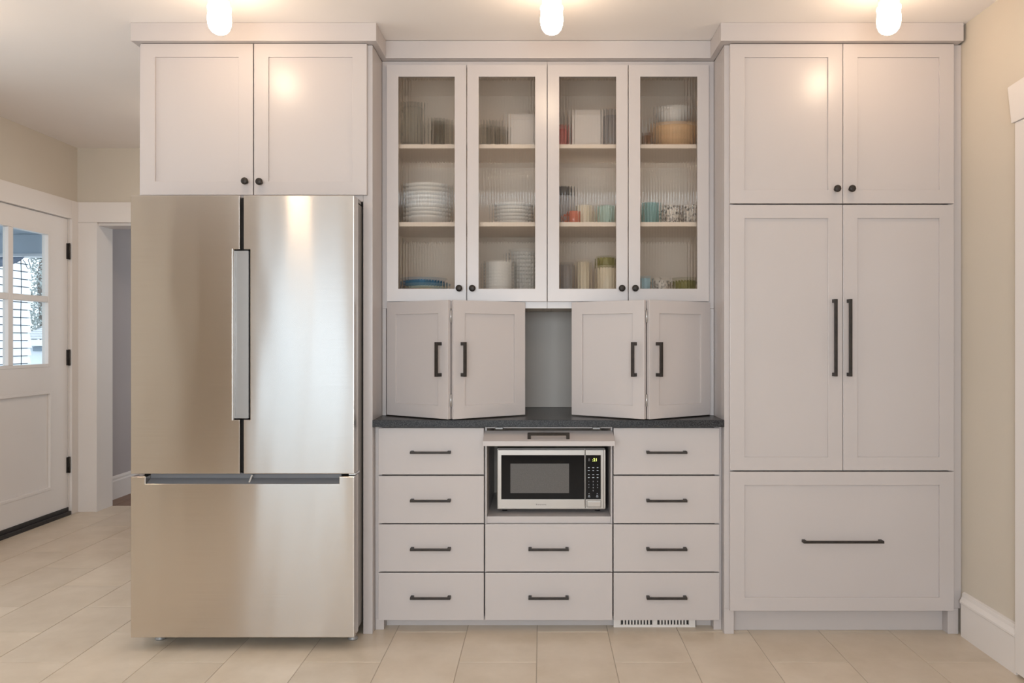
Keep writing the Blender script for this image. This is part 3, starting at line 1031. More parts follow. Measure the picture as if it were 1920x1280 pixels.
MB().ring(XB_ + 0.0005, XP1 - 0.001, ZT, ZCB, 0.0, 0.030, 0.006, 0.012, YBF, YBF + 0.0495, 0.0).build('face_frame', M['cab'], br)
box('side_foot', PX(1338, YBF), XP1 - 0.001, YBF, 0.2, 0.0, ZT - 0.0005, M['cab'], br)
for r_ in rows:
    drawer(br, 1150.6, 1349.2, r_, 1251)
bc = thing('microwave_cabinet', (0.03, 0.3, 0.0), 'centre base cabinet with lifted flap over the microwave niche and two drawers', 'cabinet')
ZN0 = PZ(968, YBF)             # niche floor
ZN1 = PZ(803.5, YBF)           # niche top
YN1 = 0.56
box('niche_side', XA + 0.0005, PX(913, YBF), YBF, YN1 - 0.0005, ZT, ZCB, M['cab'], bc)
box('niche_side', PX(1145, YBF), XB_ - 0.0005, YBF, YN1 - 0.0005, ZT, ZCB, M['cab'], bc)
box('niche_floor', PX(913, YBF) + 0.0004, PX(1145, YBF) - 0.0004, YBF, YN1 - 0.0005, PZ(980.5, YBF), ZN0, M['cab'], bc)
box('niche_back', XA + 0.0005, XB_ - 0.0005, YN1, YN1 + 0.012, ZT, ZCB, M['cabin'], bc, 0)
box('carcass', PX(913, YBF) + 0.0004, PX(1145, YBF) - 0.0004, YBF + 0.05, YN1 - 0.0005, ZT, PZ(981, YBF), M['cab'], bc)
box('niche_top_rail', PX(913, YBF) + 0.0004, PX(1145, YBF) - 0.0004, YBF, YBF + 0.02, ZN1 + 0.002, ZCB, M['cab'], bc)
for r_ in rows[2:]:
    drawer(bc, 909.6, 1148.2, r_, 1028.6)
# the lifted flap, hung under the worktop and tilted
fw0, fw1 = PX(905, -0.065), PX(1153, -0.065)
fp = MB()
yfr, zfr = -0.066, PZ(827.3, -0.066)
ybk, zbk = 0.040, zfr + 0.033
dy, dz = ybk - yfr, zbk - zfr
L_ = math.hypot(dy, dz); ny, nz = -dz / L_ * 0.0195, dy / L_ * 0.0195
ybk2, zbk2 = yfr + dy * 1.0, zfr + dz * 1.0
fp.prism([(yfr, zfr), (ybk2, zbk2), (ybk2 - ny, zbk2 - nz), (yfr, zfr - 0.0200)], fw0, fw1, 0.0012, axis='x')
flap = fp.build('lift_flap', M['cab'], bc)
hh = MB()
for s_ in (-1, 1):
    xe = PX(1028.5, -0.04) + s_ * 0.082
    hh.prism([(-0.046, zfr + 0.0055), (-0.034, zfr + 0.0095), (-0.040, zfr + 0.034), (-0.052, zfr + 0.030)], xe - 0.007, xe + 0.007, 0.0008, axis='x')
hh.prism([(-0.049, zfr + 0.022), (-0.0385, zfr + 0.0255), (-0.0410, zfr + 0.0345), (-0.0515, zfr + 0.031)], PX(1028.5, -0.04) - 0.088, PX(1028.5, -0.04) + 0.088, 0.0008, axis='x')
hh.build('handle', M['bronze'], flap)
for px in (936, 1118):
    xc = PX(px, 0.03)
    h = MB().box(xc - 0.016, xc + 0.016, 0.020, 0.046, ZCB - 0.0125, ZCB - 0.0045, 0.001)
    h.build('flap_hinge', M['fridgebody'], bc)

# toe kick of the base run
YK = 0.098
tk = box('toe_kick', PX(720, YBF) + 0.0005, PX(1338, YBF) - 0.0005, YK, YK + 0.015, 0.0, ZT - 0.0006, M['cab'], bc, 0.0005)

# floor register in the toe kick
vg = thing('floor_register', (0.5, YK, 0.0), 'white slotted heating register in the toe kick under the drawers', 'register')
vx0, vx1 = PX(1151, YK), PX(1304, YK)
vz0, vz1 = 0.0, ZT - 0.0012
YV = 0.074                     # the register stands proud of the kick
box('housing', vx0 + 0.001, vx1 - 0.001, YV + 0.006, YK - 0.0004, vz0, vz1 - 0.0005, M['black'], vg, 0)
fr_ = MB()
vx0, vx1 = PX(1150.5, YV), PX(1304, YV)
fr_.box(vx0, vx1, YV, YV + 0.0055, vz0, vz0 + 0.011)
fr_.box(vx0, vx1, YV, YV + 0.0055, vz1 - 0.003, vz1)
for (a, b_) in [(1150.5, 1164), (1223, 1232.5), (1291.5, 1304)]:
    fr_.box(PX(a, YV), PX(b_, YV), YV, YV + 0.0055, vz0 + 0.011, vz1 - 0.003)
fr_.build('grille_frame', M['trim'], vg)
for (a, b_) in [(1164, 1223), (1232.5, 1291.5)]:
    for i in range(1, 10):
        xc = PX(a + (b_ - a) * i / 10, YV)
        box('grille_bar', xc - 0.0036, xc + 0.0036, YV + 0.0003, YV + 0.0052, vz0 + 0.0112, vz1 - 0.0032, M['trim'], vg, 0)

# ---------------------------------------------------------------- refrigerator
rf = thing('refrigerator', (-1.22, 0.2, 0.0), 'stainless french door refrigerator with bottom freezer drawer', 'refrigerator')
YFR = -0.174
TH = 0.070
fx0, fx1 = PX(245, YFR), PX(664, YFR)
fz = lambda p: PZ(p, YFR)
fxp = lambda p: PX(p, YFR)
box('cabinet_body', fx0 + 0.012, fx1 - 0.012, YFR + TH + 0.018, 0.58, 0.045, PZ(366, YFR) - 0.012, M['fridgebody'], rf, 0.006)
box('gasket', fx0 + 0.02, fx1 - 0.016, YFR + TH + 0.0005, YFR + TH + 0.0175, 0.07, PZ(366, YFR) - 0.02, M['dark'], rf, 0)
# left door with the pocket cut, right door with its notch
yb_ = YFR + TH
ld = MB().prism([(fx0, fz(888)), (fxp(449.5), fz(888)), (fxp(449.5), fz(787)), (fxp(436.5), fz(787)), (fxp(436.5), fz(467)), (fxp(449.5), fz(467)), (fxp(449.5), fz(366)), (fx0, fz(366))], YFR, yb_, 0.003, seg=3).build('door', M['steel'], rf)
rd = MB().prism([(fx1, fz(366)), (fxp(456.5), fz(366)), (fxp(456.5), fz(467)), (fxp(469), fz(467)), (fxp(469), fz(787)), (fxp(456.5), fz(787)), (fxp(456.5), fz(888)), (fx1, fz(888))], YFR, yb_, 0.003, seg=3).build('door', M['steel'], rf)
# pocket grip of the left door
m, nt, b = new_mat('pocket_grip_satin')
b.inputs['Base Color'].default_value = (0.32, 0.305, 0.295, 1); b.inputs['Metallic'].default_value = 0.5; b.inputs['Roughness'].default_value = 0.45
M['grip'] = m
box('pocket_grip', fxp(438), fxp(463), YFR + 0.016, YFR + 0.030, fz(785), fz(469), M['grip'], ld, 0.001)
yz = MB()
yz.box(fxp(436.5) + 0.0003, fxp(438.2), YFR + 0.002, YFR + 0.05, fz(786.7), fz(467.3))
yz.build('pocket_lip', M['chrome'], ld)
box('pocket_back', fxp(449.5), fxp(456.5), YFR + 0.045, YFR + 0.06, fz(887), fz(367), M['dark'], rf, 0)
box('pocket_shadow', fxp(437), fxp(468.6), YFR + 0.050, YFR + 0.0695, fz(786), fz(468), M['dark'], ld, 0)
# freezer drawer with the pulled-in top grip
fd = MB().prism([(fx0, fz(1195)), (fx1, fz(1195)), (fx1, fz(893.5)), (fxp(635.5), fz(893.5)), (fxp(635.5), fz(907)), (fxp(273), fz(907)), (fxp(273), fz(893.5)), (fx0, fz(893.5))], YFR, yb_, 0.003, seg=3).build('freezer_drawer', M['steel'], rf)
box('grip_recess', fxp(273) + 0.0005, fxp(635.5) - 0.0005, YFR + 0.040, yb_ - 0.001, fz(907) + 0.0005, fz(890), M['plast'], fd, 0)
MB().prism([(fxp(463), fz(906.5)), (fxp(466), fz(906.5)), (fxp(472), fz(891)), (fxp(469), fz(891))], YFR + 0.012, YFR + 0.0395, 0).build('grip_rib', M['chrome'], fd)
rc = MB()
rc.prism([(YFR + 0.004, fz(906.8)), (YFR + 0.039, fz(899)), (YFR + 0.039, fz(906.8))], fxp(273) + 0.001, fxp(635.5) - 0.001, 0, axis='x')
rc.build('grip_slope', M['plast'], fd)
# top hinge covers and the feet
hx = fx1 - 0.010
hcv = MB().prism([(YFR + 0.03, fz(366) + 0.001), (YFR + 0.03, fz(366) + 0.006), (YFR + 0.16, fz(366) + 0.006), (YFR + 0.16, fz(366) - 0.010), (yb_ + 0.002, fz(366) - 0.010), (yb_ + 0.002, fz(366) + 0.001)], hx - 0.06, hx, 0.001, axis='x').build('hinge_cover', M['fridgebody'], rf)
MB().prism([(YFR + 0.03, fz(366) + 0.001), (YFR + 0.03, fz(366) + 0.006), (YFR + 0.16, fz(366) + 0.006), (YFR + 0.16, fz(366) - 0.010), (yb_ + 0.002, fz(366) - 0.010), (yb_ + 0.002, fz(366) + 0.001)], fx0 + 0.010, fx0 + 0.07, 0.001, axis='x').build('hinge_cover', M['fridgebody'], rf)
for xx in (fx0 + 0.06, fx1 - 0.035):
    MB().lathe([(0.0002, 0.0), (0.020, 0.0), (0.022, 0.006), (0.013, 0.014), (0.010, 0.046), (0.0002, 0.047)], (xx, YFR + TH + 0.050, 0.0), 24).build('foot', M['fridgebody'], rf)
for xx in (fx0 + 0.06, fx1 - 0.06):
    MB().lathe([(0.0002, 0.0), (0.020, 0.0), (0.022, 0.006), (0.013, 0.014), (0.010, 0.046), (0.0002, 0.047)], (xx, 0.50, 0.0), 24).build('foot', M['chrome'], rf)
box('base_grille', fx0 + 0.03, fx1 - 0.03, YFR + TH + 0.06, YFR + TH + 0.07, 0.010, 0.046, M['dark'], rf, 0)
hp = MB().box(fx1 - 0.030, fx1 - 0.002, YFR + 0.03, YFR + TH + 0.03, fz(892.6), fz(889), 0.001)
hp.build('hinge', M['chrome'], rf)

# ---------------------------------------------------------------- microwave
YM = 0.100
mx = lambda p: PX(p, YM)
mz = lambda p: PZ(p, YM)
MWB = ZN0 + 0.012
mw = thing('microwave', ((mx(931) + mx(1136)) / 2, 0.28, ZN0), 'stainless countertop microwave with black glass door inside the niche', 'microwave')
box('case', mx(931), mx(1136), YM + 0.0255, 0.46, MWB, mz(842), M['mwsteel'], mw, 0.004)
zb2, zt2 = mz(953.5), mz(843.5)
# door: steel surround with the black glass let in
MB().ring(mx(933.5), mx(1096.3), zb2, zt2, mx(940) - mx(933.5), 0.0004, zt2 - mz(853), mz(936) - zb2, YM, YM + 0.024, 0.0006).build('door_frame', M['mwsteel'], mw)
dg_ = box('door_glass', mx(940) + 0.0003, mx(1095.6), YM + 0.0012, YM + 0.020, mz(936) + 0.0003, mz(853) - 0.0003, M['mwblack'], mw, 0.0008)
box('window_mesh', mx(957), mx(1067), YM + 0.0002, YM + 0.0011, mz(924), mz(869), M['mwmesh'], dg_, 0)
# control panel
MB().ring(mx(1097.7), mx(1131.5), zb2, zt2, 0.0004, mx(1131.5) - mx(1126.5), zt2 - mz(853), mz(936) - zb2, YM, YM + 0.024, 0.0006).build('control_frame', M['mwsteel'], mw)
cp = box('control_panel', mx(1098.3), mx(1126.5) - 0.0003, YM + 0.0010, YM + 0.020, mz(936) + 0.0003, mz(853) - 0.0003, M['mwblack'], mw, 0.0008)
box('open_button', mx(1101.5), mx(1126), YM - 0.0035, YM - 0.0002, mz(949.3), mz(939.5), M['mwsteel'], mw, 0.0012)
MB().ring(mx(1100.3), mx(1127.2), mz(950.6), mz(938.2), 0.0012, 0.0012, 0.0012, 0.0012, YM - 0.0012, YM - 0.0001, 0).build('button_gap', M['black'], mw)
box('side_trim', mx(1132), mx(1135.6), YM + 0.006, YM + 0.025, zb2, zt2, M['mwsteel'], mw, 0.001)
text('Kenmore', 0.0105, M['logo'], mw, mx(1014.5), mz(945.5), YM - 0.0006, 'brand_lettering', flatx=1.15)
yk_ = YM + 0.0004
text('8', 0.0175, M['lcddim'], cp, mx(1104.5), mz(862), yk_, 'clock_digit')
text(':21', 0.0185, M['lcd'], cp, mx(1115.5), mz(862), yk_, 'clock_digit')
for j, py in enumerate((876.5, 882, 889.5, 895)):
    for i, px in enumerate((1104, 1112.3, 1120.5)):
        w_ = (0.0062, 0.0070, 0.0054)[(i + j) % 3]
        kb = MB().box(mx(px) - w_ / 1.6, mx(px) + w_ / 1.6, yk_, yk_ + 0.0005, mz(py) - 0.0013, mz(py) + 0.0013)
        kb.build('key_label', M['keymark'], cp)
for j, py in enumerate((902.5, 908.5, 914)):
    for i, px in enumerate((1104, 1112.3, 1120.5)):
        text(str(j * 3 + i + 1), 0.0075, M['keymark'], cp, mx(px), mz(py), yk_, 'key_digit')
text('0', 0.0075, M['keymark'], cp, mx(1112.3), mz(919.8), yk_, 'key_digit')
for px in (1104.5, 1119.8):
    for py, w_ in ((925, 0.0035), (928.3, 0.007), (931.2, 0.010)):
        MB().box(mx(px) - w_ / 2, mx(px) + w_ / 2, yk_, yk_ + 0.0005, mz(py) - 0.0011, mz(py) + 0.0011).build('key_label', M['keymark'], cp)
for xx in (mx(945), mx(1122)):
    for yy in (YM + 0.06, 0.42):
        MB().lathe([(0.0002, 0), (0.012, 0), (0.012, 0.0125), (0.0002, 0.0125)], (xx, yy, ZN0), 16).build('foot', M['black'], mw)

# ---------------------------------------------------------------- ceiling lamps
YLMP = -0.378
lamp_labels = ['lit globe bulb lamp on the ceiling over the refrigerator', 'lit globe bulb lamp on the ceiling over the glass doors', 'lit globe bulb lamp on the ceiling over the pantry']
lx = [PX(411.5, YLMP), PX(1034.5, YLMP), PX(1666.5, YLMP)]
lp0 = thing('ceiling_lamp', (lx[0], YLMP, CEIL), lamp_labels[0], 'lamp', 'bare globe ceiling lamps')
c0 = (lx[0], YLMP, 0)
MB().lathe([(0.0002, CEIL - 0.0005), (0.066, CEIL - 0.0005), (0.066, CEIL - 0.012), (0.058, CEIL - 0.022), (0.040, CEIL - 0.030), (0.037, CEIL - 0.040), (0.037, 2.530), (0.030, 2.526), (0.0002, 2.526)], c0, 40).build('lamp_holder', M['porcelain'], lp0)
MB().lathe([(0.0002, 2.5255), (0.036, 2.5250), (0.0425, 2.520), (0.0430, 2.512), (0.0405, 2.503), (0.0405, 2.497), (0.0425, 2.485), (0.0432, 2.470), (0.0415, 2.453), (0.0360, 2.437), (0.0270, 2.426), (0.0150, 2.4195), (0.0002, 2.4175)], c0, 40).build('bulb', M['bulb'], lp0)
for i in (1, 2):
    dup(lp0, None, (lx[i], YLMP, CEIL), label=lamp_labels[i])
# unseen copies added to fill the room; the middle one streaks the refrigerator door
for (x, y, lb) in [(lx[0] - 1.2675, YLMP, 'added unseen globe bulb lamp on the ceiling near the outside door'),
                   (-1.80, -2.60, 'lit globe bulb lamp on the ceiling behind the viewer towards the garden door'),
                   (0.90, -2.60, 'added unseen globe bulb lamp on the ceiling behind the viewer towards the doorway')]:
    dup(lp0, None, (x, y, CEIL), label=lb)

# unseen opal lamp added to brighten the passage and outside door
po = thing('passage_fill_lamp', (-1.95, 1.55, cz(1.55)), 'added opal dome fill lamp hidden behind the refrigerator wall', 'lamp')
MB().lathe([(0.0002, cz(1.55) - 0.0005), (0.175, cz(1.55) - 0.0005), (0.175, cz(1.55) - 0.03), (0.165, cz(1.55) - 0.032), (0.0002, cz(1.55) - 0.032)], (-1.95, 1.55, 0), 40).build('lamp_ring', M['porcelain'], po)
MB().lathe([(0.160, cz(1.55) - 0.0325), (0.155, cz(1.55) - 0.06), (0.12, cz(1.55) - 0.095), (0.06, cz(1.55) - 0.115), (0.0002, cz(1.55) - 0.12)], (-1.95, 1.55, 0), 40).build('lamp_dome', M['opal'], po)

# ---------------------------------------------------------------- dishes behind the glass
def lathe_obj(name, prof, m, x, y, z, label, cat, group=None, n=40):
    return MB().lathe(prof, (x, y, z), n).build(name, m, None, origin=(x, y, z), label=label, cat=cat, group=group)


def bowl_prof(R, h, foot=0.45, t=0.004):
    out, inn = [], []
    for i in range(7):
        u = i / 6
        out.append((R * (foot + (1 - foot) * u), h * u ** 1.35))
    for r, z in reversed(out):
        inn.append((max(r - t, 0.001), max(z + (0 if z > h * 0.9 else t * 0.9), t)))
    return [(0.001, 0.0)] + out + inn + [(0.001, t)]


def plate_prof(R, h=0.020, t=0.004):
    return [(0.001, 0), (R * 0.58, 0), (R * 0.62, 0.003), (R * 0.80, h * 0.45), (R, h), (R - 0.001, h + t * 0.7), (R * 0.80, h * 0.45 + t), (R * 0.6, t + 0.002), (0.001, t + 0.001)]


def mug_prof(R, h, t=0.004):
    return [(0.001, 0), (R * 0.86, 0), (R, 0.008), (R, h - 0.002), (R - t * 0.5, h), (R - t, h - 0.002), (R - t, 0.010), (0.001, 0.008)]


ORD = ['first', 'second', 'third', 'fourth', 'fifth', 'sixth', 'seventh', 'eighth', 'ninth', 'tenth', 'eleventh', 'twelfth']


def stack(n, name, prof, m, x, y, z, step, label, cat, group, top_label=None, bottom_label=None):
    first = None
    for i in range(n):
        lb = label
        if i == n - 1 and top_label: lb = top_label
        elif i == 0 and bottom_label: lb = bottom_label
        else: lb = ORD[n - 1 - i] + ' ' + label
        if first is None:
            first = lathe_obj(name, prof, m, x, y, z, lb, cat, group)
        else:
            c = first.copy(); COL.objects.link(c)
            c.location = (x, y, z + i * step + 0.0)
            tag(c, lb, cat, group)


def mug(name, R, h, m, x, y, z, label, handle_dir=0, group=None):
    t = thing(name, (x, y, z), label, 'mug', group)
    MB().lathe(mug_prof(R, h), (x, y, z), 36).build('cup', m, t)
    a = handle_dir
    pts = []
    for i in range(9):
        u = math.pi * i / 8
        r = R - 0.003 + 0.024 * math.sin(u)
        pts.append((x + r * math.cos(a), y + r * math.sin(a), z + h * 0.5 + h * 0.3 * math.cos(u)))
    MB().tube(pts, 0.0045, 8).build('mug_handle', m, t)
    return t


YI = 0.36
ix = lambda p, y=YI: PX(p, y)
E = 0.0006
# left cabinet, left door
stack(9, 'soup_bowl', bowl_prof(0.118, 0.042), M['white_dish'], ix(802, 0.38), 0.38, SH1 + E, 0.0185, 'white bowl from the top of the wide stack on the middle shelf', 'bowl', 'wide white bowls on the middle shelf',
      'topmost white bowl of the wide stack on the middle shelf', 'lowest white bowl of the wide stack on the middle shelf')
lathe_obj('serving_plate', plate_prof(0.118, 0.024), M['pink_dish'], ix(792, 0.40), 0.40, UB + E, 'pink plate at the bottom of the coloured plate stack', 'plate', 'coloured plates on the cabinet floor')
lathe_obj('serving_plate', plate_prof(0.110, 0.022), M['yellow_dish'], ix(799, 0.40), 0.40, UB + E + 0.0145, 'mustard yellow plate resting on the pink plate', 'plate', 'coloured plates on the cabinet floor')
lathe_obj('serving_plate', plate_prof(0.112, 0.022), M['pale_blue_dish'], ix(801, 0.40), 0.40, UB + E + 0.029, 'pale blue plate just under the deep blue plate', 'plate', 'coloured plates on the cabinet floor')
lathe_obj('serving_plate', plate_prof(0.112, 0.034), M['blue_dish'], ix(795, 0.40), 0.40, UB + E + 0.0435, 'deep blue plate on top of the coloured stack', 'plate', 'coloured plates on the cabinet floor')
pit = thing('glass_pitcher', (ix(775), 0.34, SH2 + E), 'clear glass pitcher on the top shelf nearest the refrigerator', 'pitcher')
MB().lathe([(0.001, 0), (0.050, 0), (0.056, 0.02), (0.060, 0.10), (0.048, 0.16), (0.055, 0.20), (0.052, 0.20), (0.045, 0.16), (0.056, 0.10), (0.052, 0.022), (0.001, 0.012)], (ix(775), 0.34, SH2 + E), 40).build('vessel', M['clear'], pit)
MB().tube([(ix(775) - 0.052, 0.34, SH2 + 0.17), (ix(775) - 0.085, 0.34, SH2 + 0.15), (ix(775) - 0.088, 0.34, SH2 + 0.10), (ix(775) - 0.059, 0.34, SH2 + 0.06)], 0.006, 10).build('pitcher_handle', M['clear'], pit)
tumb = [(0.001, 0), (0.026, 0), (0.028, 0.006), (0.035, 0.125), (0.033, 0.125), (0.026, 0.012), (0.001, 0.010)]
for i, (px, yy, lb) in enumerate([(822, 0.30, 'clear tumbler beside the glass pitcher at the front'), (840, 0.36, 'clear tumbler nearest the door edge on the top shelf'), (820, 0.44, 'clear tumbler behind the pitcher on the top shelf')]):
    lathe_obj('tumbler', tumb, M['clear'], ix(px, yy), yy, SH2 + E, lb, 'glass', 'clear tumblers on the top shelf')
# left cabinet, right door
stack(6, 'side_plate', plate_prof(0.096, 0.018), M['white_dish'], ix(963, 0.37), 0.37, SH1 + E, 0.0165, 'white side plate from the top of the low middle shelf stack', 'plate', 'white side plates on the middle shelf',
      'topmost white side plate of the low middle shelf stack', 'lowest white side plate of the low middle shelf stack')
stack(9, 'cereal_bowl', bowl_prof(0.074, 0.040, 0.5), M['white_dish'], ix(936, 0.33), 0.33, UB + E, 0.0145, 'white cereal bowl from the top of the shorter stack', 'bowl', 'white cereal bowls on the cabinet floor',
      'topmost white cereal bowl of the shorter stack', 'lowest white cereal bowl of the shorter stack')
stack(12, 'dinner_plate', plate_prof(0.080, 0.020), M['white_dish'], ix(984, 0.46), 0.46, UB + E, 0.0185, 'white plate from the top of the taller stack', 'plate', 'white plates in the tall stack',
      'topmost white plate of the taller stack', 'lowest white plate of the taller stack')
for i, (px, yy, hh_, lb) in enumerate([(908, 0.32, 0.10, 'short cut glass tumbler at the front of the top shelf'), (925, 0.40, 0.13, 'taller cut glass tumbler behind the short one'), (940, 0.32, 0.09, 'small cut glass beside the pale box')]):
    pr = [(0.001, 0), (0.027, 0), (0.030, 0.006), (0.033, hh_), (0.031, hh_), (0.027, 0.014), (0.001, 0.012)]
    lathe_obj('cut_glass', pr, M['clear'], ix(px, yy), yy, SH2 + E, lb, 'glass', 'cut glasses on the top shelf')
box('storage_box', ix(955, 0.36), ix(1010, 0.36), 0.34, 0.56, SH2 + E, SH2 + 0.155, M['box'], None, 0.004, label='pale storage box on the top shelf beside the cut glasses', cat='box')
# right cabinet, left door
box('storage_box', ix(1072, 0.34), ix(1128, 0.34), 0.32, 0.56, SH2 + E, SH2 + 0.170, M['box'], None, 0.004, label='tall pale box on the top shelf next to the red canister', cat='box')
lathe_obj('canister', mug_prof(0.034, 0.105), M['rose'], ix(1052, 0.36), 0.36, SH2 + E, 'dull red canister at the inner end of the top shelf', 'canister')
lathe_obj('canister', mug_prof(0.040, 0.175), M['grey'], ix(1146, 0.38), 0.38, SH2 + E, 'grey canister on the top shelf beside the tall pale box', 'canister')
jr = thing('storage_jar', (ix(1056, 0.40), 0.40, SH1 + E), 'tall grey jar with a dark lid on the middle shelf', 'jar')
MB().lathe(mug_prof(0.040, 0.150), (ix(1056, 0.40), 0.40, SH1 + E), 36).build('vessel', M['grey'], jr)
MB().lathe([(0.001, 0), (0.042, 0), (0.044, 0.004), (0.044, 0.034), (0.040, 0.040), (0.001, 0.040)], (ix(1056, 0.40), 0.40, SH1 + 0.151), 36).build('lid', M['dgrey'], jr)
mug('mug', 0.030, 0.060, M['red'], ix(1076, 0.29), 0.29, SH1 + E, 'small orange red cup in front of the tall grey jar', math.pi * 0.95)
mug('mug', 0.038, 0.098, M['cream'], ix(1095, 0.36), 0.36, SH1 + E, 'cream mug between the red cup and the mint mug', 0.3)
mug('mug', 0.044, 0.094, M['mint'], ix(1137, 0.35), 0.35, SH1 + E, 'pale mint mug beside the cream mug', -math.pi * 0.4)
j2 = thing('storage_jar', (ix(1137, 0.34), 0.34, UB + E), 'glass jar with an olive lid on the cabinet floor', 'jar')
MB().lathe(mug_prof(0.050, 0.135), (ix(1137, 0.34), 0.34, UB + E), 36).build('vessel', M['cream'], j2)
MB().lathe([(0.001, 0), (0.050, 0), (0.052, 0.004), (0.052, 0.040), (0.048, 0.044), (0.001, 0.044)], (ix(1137, 0.34), 0.34, UB + 0.137), 36).build('lid', M['olive'], j2)
lathe_obj('tall_glass', [(0.001, 0), (0.026, 0), (0.028, 0.006), (0.036, 0.165), (0.034, 0.165), (0.026, 0.012), (0.001, 0.010)], M['cream'], ix(1094, 0.36), 0.36, UB + E, 'cream ribbed tumbler beside the olive lidded jar', 'glass')
lathe_obj('tall_glass', [(0.001, 0), (0.028, 0), (0.030, 0.006), (0.038, 0.150), (0.036, 0.150), (0.028, 0.012), (0.001, 0.010)], M['grey'], ix(1061, 0.34), 0.34, UB + E, 'grey tumbler at the inner end of the cabinet floor', 'glass')
# right cabinet, right door
lathe_obj('mixing_bowl', bowl_prof(0.118, 0.110, 0.6, 0.006), M['tan'], ix(1264, 0.38), 0.38, SH2 + E, 'large tan wooden bowl on the top shelf', 'bowl')
lathe_obj('mixing_bowl', bowl_prof(0.085, 0.085, 0.45, 0.005), M['white_dish'], ix(1262, 0.38), 0.38, SH2 + 0.102, 'white bowl nested in the large tan wooden bowl', 'bowl')
lathe_obj('spice_jar', mug_prof(0.020, 0.062), M['brown'], ix(1212, 0.30), 0.30, SH2 + E, 'small brown jar left of the tan wooden bowl', 'jar')
lathe_obj('spice_jar', mug_prof(0.024, 0.140), M['white_dish'], ix(1207, 0.44), 0.44, SH2 + E, 'slim white jar behind the small brown jar', 'jar')
mug('mug', 0.044, 0.110, M['teal'], ix(1219, 0.36), 0.36, SH1 + E, 'teal mug on the middle shelf nearest the door stile', math.pi * 0.9)
mug('mug', 0.040, 0.096, M['pattern'], ix(1259, 0.35), 0.35, SH1 + E, 'black and white patterned mug beside the teal mug', math.pi * 1.1)
mug('mug', 0.040, 0.104, M['pattern'], ix(1293, 0.39), 0.39, SH1 + E, 'taller black and white patterned mug nearest the pantry', math.pi * 0.6)
lathe_obj('small_bowl', bowl_prof(0.030, 0.085, 0.7), M['pale_blue_dish'], ix(1209, 0.31), 0.31, UB + E, 'pale blue cup on the cabinet floor nearest the knob', 'bowl', 'small bowls on the cabinet floor')
lathe_obj('small_bowl', bowl_prof(0.046, 0.080, 0.6), M['pattern'], ix(1239, 0.35), 0.35, UB + E, 'black and white patterned bowl between pale blue cup and olive bowl', 'bowl', 'small bowls on the cabinet floor')
lathe_obj('small_bowl', bowl_prof(0.062, 0.080, 0.6), M['olive'], ix(1284, 0.37), 0.37, UB + E, 'olive green bowl on the cabinet floor nearest the pantry', 'bowl', 'small bowls on the cabinet floor')

# ---------------------------------------------------------------- outside the glazed door
box('ground', -40, WL - 0.16, -15, 45, -0.6, -0.35, M['ground'], None, 0, label='pale ground outside the door', kind='structure')
box('porch_floor', -5.6, WL - 0.16, -1.0, 4.0, -0.345, -0.05, M['ground'], None, 0, label='concrete porch floor outside the door', kind='structure')
# porch roof with its beam
pr = thing('porch_roof', (-4.6, 3.8, 2.0), 'blue grey porch beam and ceiling seen through the door glass', 'porch roof')
YPB = 3.85
SPB = S(YPB)
zb0 = PZ(475, YPB); zb1 = PZ(439, YPB)
box('beam', -8.2, WL - 0.3, YPB, YPB + 0.14, zb0, zb1, M['porchblue'], pr, 0.004)
box('beam_trim', -8.2, WL - 0.3, YPB - 0.01, YPB + 0.15, PZ(480, YPB), zb0 - 0.001, M['siding'], pr, 0.003)
box('porch_ceiling', -8.2, WL - 0.16, 0.4, YPB + 0.13, zb1 + 0.001, zb1 + 0.05, M['porchblue'], pr, 0)
for yy in (1.6, 2.35, 3.1):
    box('ceiling_batten', -8.2, WL - 0.17, yy, yy + 0.03, zb1 - 0.012, zb1 + 0.0005, M['porchblue'], pr, 0.002)
# rolled canvas shade under the beam, with its cord
YS = 3.70
sh = thing('porch_shade', (PX(5, YS), YS, PZ(500, YS)), 'sagging blue grey canvas shade hanging below the porch beam', 'shade')
vs, fs = [], []
xa, xb = PX(-60, YS), PX(45, YS)
zt0 = PZ(481, YS)
n_ = 24
for i in range(n_ + 1):
    u = i / n_
    x = xa + (xb - xa) * u
    sag = (PZ(481, YS) - PZ(500, YS)) * math.sin(math.pi * min(max(u, 0.0), 1.0)) ** 0.6
    for (dy_, q) in ((0, 0.0), (-0.03, 0.5), (0, 1.0), (0.03, 0.5)):
        vs.append((x, YS + dy_ * (0.4 + 0.6 * math.sin(math.pi * u)), zt0 - sag * q - 0.002))
for i in range(n_):
    for k in range(4):
        j = (k + 1) % 4
        fs.append((i * 4 + k, i * 4 + j, (i + 1) * 4 + j, (i + 1) * 4 + k))
MB().add(vs, fs, True).build('canvas', M['canvas'], sh)
cp_ = []
for (px, py) in [(43, 487), (47, 492), (50, 500), (53, 504), (56, 503), (57, 499), (55, 493), (53, 488), (54, 485), (60, 485), (70, 485), (88, 484)]:
    cp_.append((PX(px, YS), YS, PZ(py, YS)))
MB().tube(cp_, 0.0026, 6).build('cord', M['cable'], sh)
pts = [(PX(39.5 + 0.6 * math.sin(py * 0.05), YS), YS, PZ(py, YS)) for py in range(482, 690, 12)]
MB().tube(pts, 0.0032, 6).build('pull_cable', M['cable'], sh)
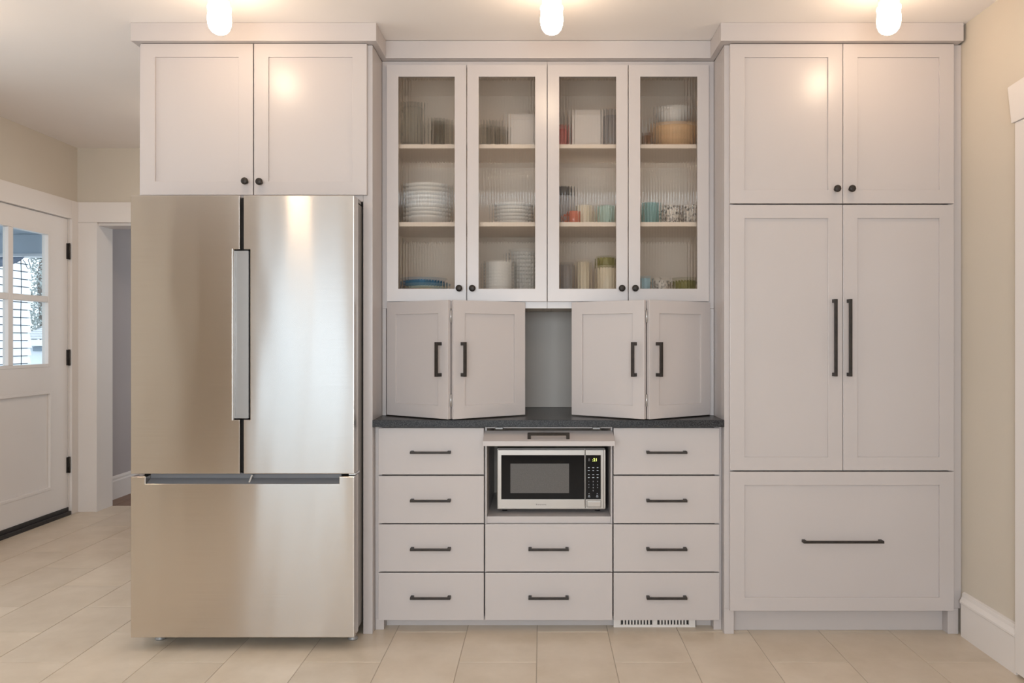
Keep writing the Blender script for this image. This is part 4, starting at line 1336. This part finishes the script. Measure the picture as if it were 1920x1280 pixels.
# neighbour's white clapboard wall
XN = -7.0
nh = thing('neighbour_house', (XN - 1.5, 4.5, -0.35), 'bright white clapboard house seen through the left door glass', 'house')
YE = F * -XN / (VX - 58) + CAM_Y
box('house_wall', XN - 3.0, XN - 0.03, 0.0, YE - 0.02, -0.35, 4.6, M['board_shadow'], nh, 0)  # dark backing and open gaps stand in for shadow lines between clapboards
ex = 0.1035
for i in range(30):
    z = -0.30 + i * ex
    yend = YE + 0.02 * ((i % 3) - 1) * 0.5
    MB().prism([(XN - 0.029, z + ex - 0.012), (XN - 0.010, z + ex - 0.012), (XN + 0.006, z), (XN - 0.029, z)], 0.0, yend, 0).build('clapboard', M['siding'], nh)
# far garage with shingled roof
YGA = 15.0
gz = lambda p: PZ(p, YGA)
gh = thing('far_garage', (PX(70, YGA), YGA + 2, -0.35), 'pale garage with grey shingled roof behind the clapboard house', 'garage')
gxa, gxb = PX(20, YGA), PX(150, YGA)
box('garage_wall', gxa + 0.15, gxb - 0.15, YGA + 0.25, YGA + 4, -0.35, gz(640), M['garage'], gh, 0)
box('fascia', gxa, gxb, YGA - 0.02, YGA + 0.06, gz(648), gz(637), M['siding'], gh, 0.005)
win = box('garage_window', PX(62, YGA + 0.2), PX(85, YGA + 0.2), YGA + 0.19, YGA + 0.249, PZ(658, YGA + 0.2), PZ(650, YGA + 0.2), M['farpane'], gh, 0)
nco = 11
for i in range(nco):
    ya, yb3 = YGA + i * 0.24, YGA + (i + 1) * 0.24 + 0.05
    za_, zb3 = gz(637) + 0.02 + i * 0.060 + 0.020, gz(637) + 0.02 + (i + 1) * 0.060 + 0.012
    MB().prism([(ya, za_ - 0.02), (ya, za_), (yb3, zb3), (yb3, zb3 - 0.02)], gxa, gxb, 0, axis='x').build('shingle_course', M['shingle'], gh)
# tree over the garage
YT = 21.0
tr = thing('garden_tree', (PX(78, YT), YT, -0.35), 'pale leafy tree rising above the far garage roof', 'tree')
tx = PX(78, YT)
MB().tube([(tx, YT, -0.35), (tx + 0.1, YT, 1.5), (tx - 0.05, YT, 3.2), (tx + 0.1, YT, 4.6)], [0.16, 0.13, 0.10, 0.04], 10).build('trunk', M['bark'], tr)
lv, lf = [], []
rnd = random.Random(3)
for i in range(9000):
    th, ph_ = rnd.uniform(0, 2 * math.pi), math.acos(rnd.uniform(-1, 1))
    rr = rnd.uniform(0.35, 1) ** 0.5
    c = Vector((tx + 1.7 * rr * math.sin(ph_) * math.cos(th), YT + 1.2 * rr * math.sin(ph_) * math.sin(th), 3.0 + 1.9 * rr * math.cos(ph_)))
    u = Vector((rnd.uniform(-1, 1), rnd.uniform(-1, 1), rnd.uniform(-1, 1))).normalized()
    w = u.orthogonal().normalized()
    s1, s2 = rnd.uniform(0.035, 0.065), rnd.uniform(0.016, 0.03)
    n0 = len(lv)
    lv += [tuple(c - u * s1), tuple(c + w * s2), tuple(c + u * s1), tuple(c - w * s2)]
    lf.append((n0, n0 + 1, n0 + 2, n0 + 3))
MB().add(lv, lf).build('foliage', M['leaf'], tr, recalc=False, kind='stuff')
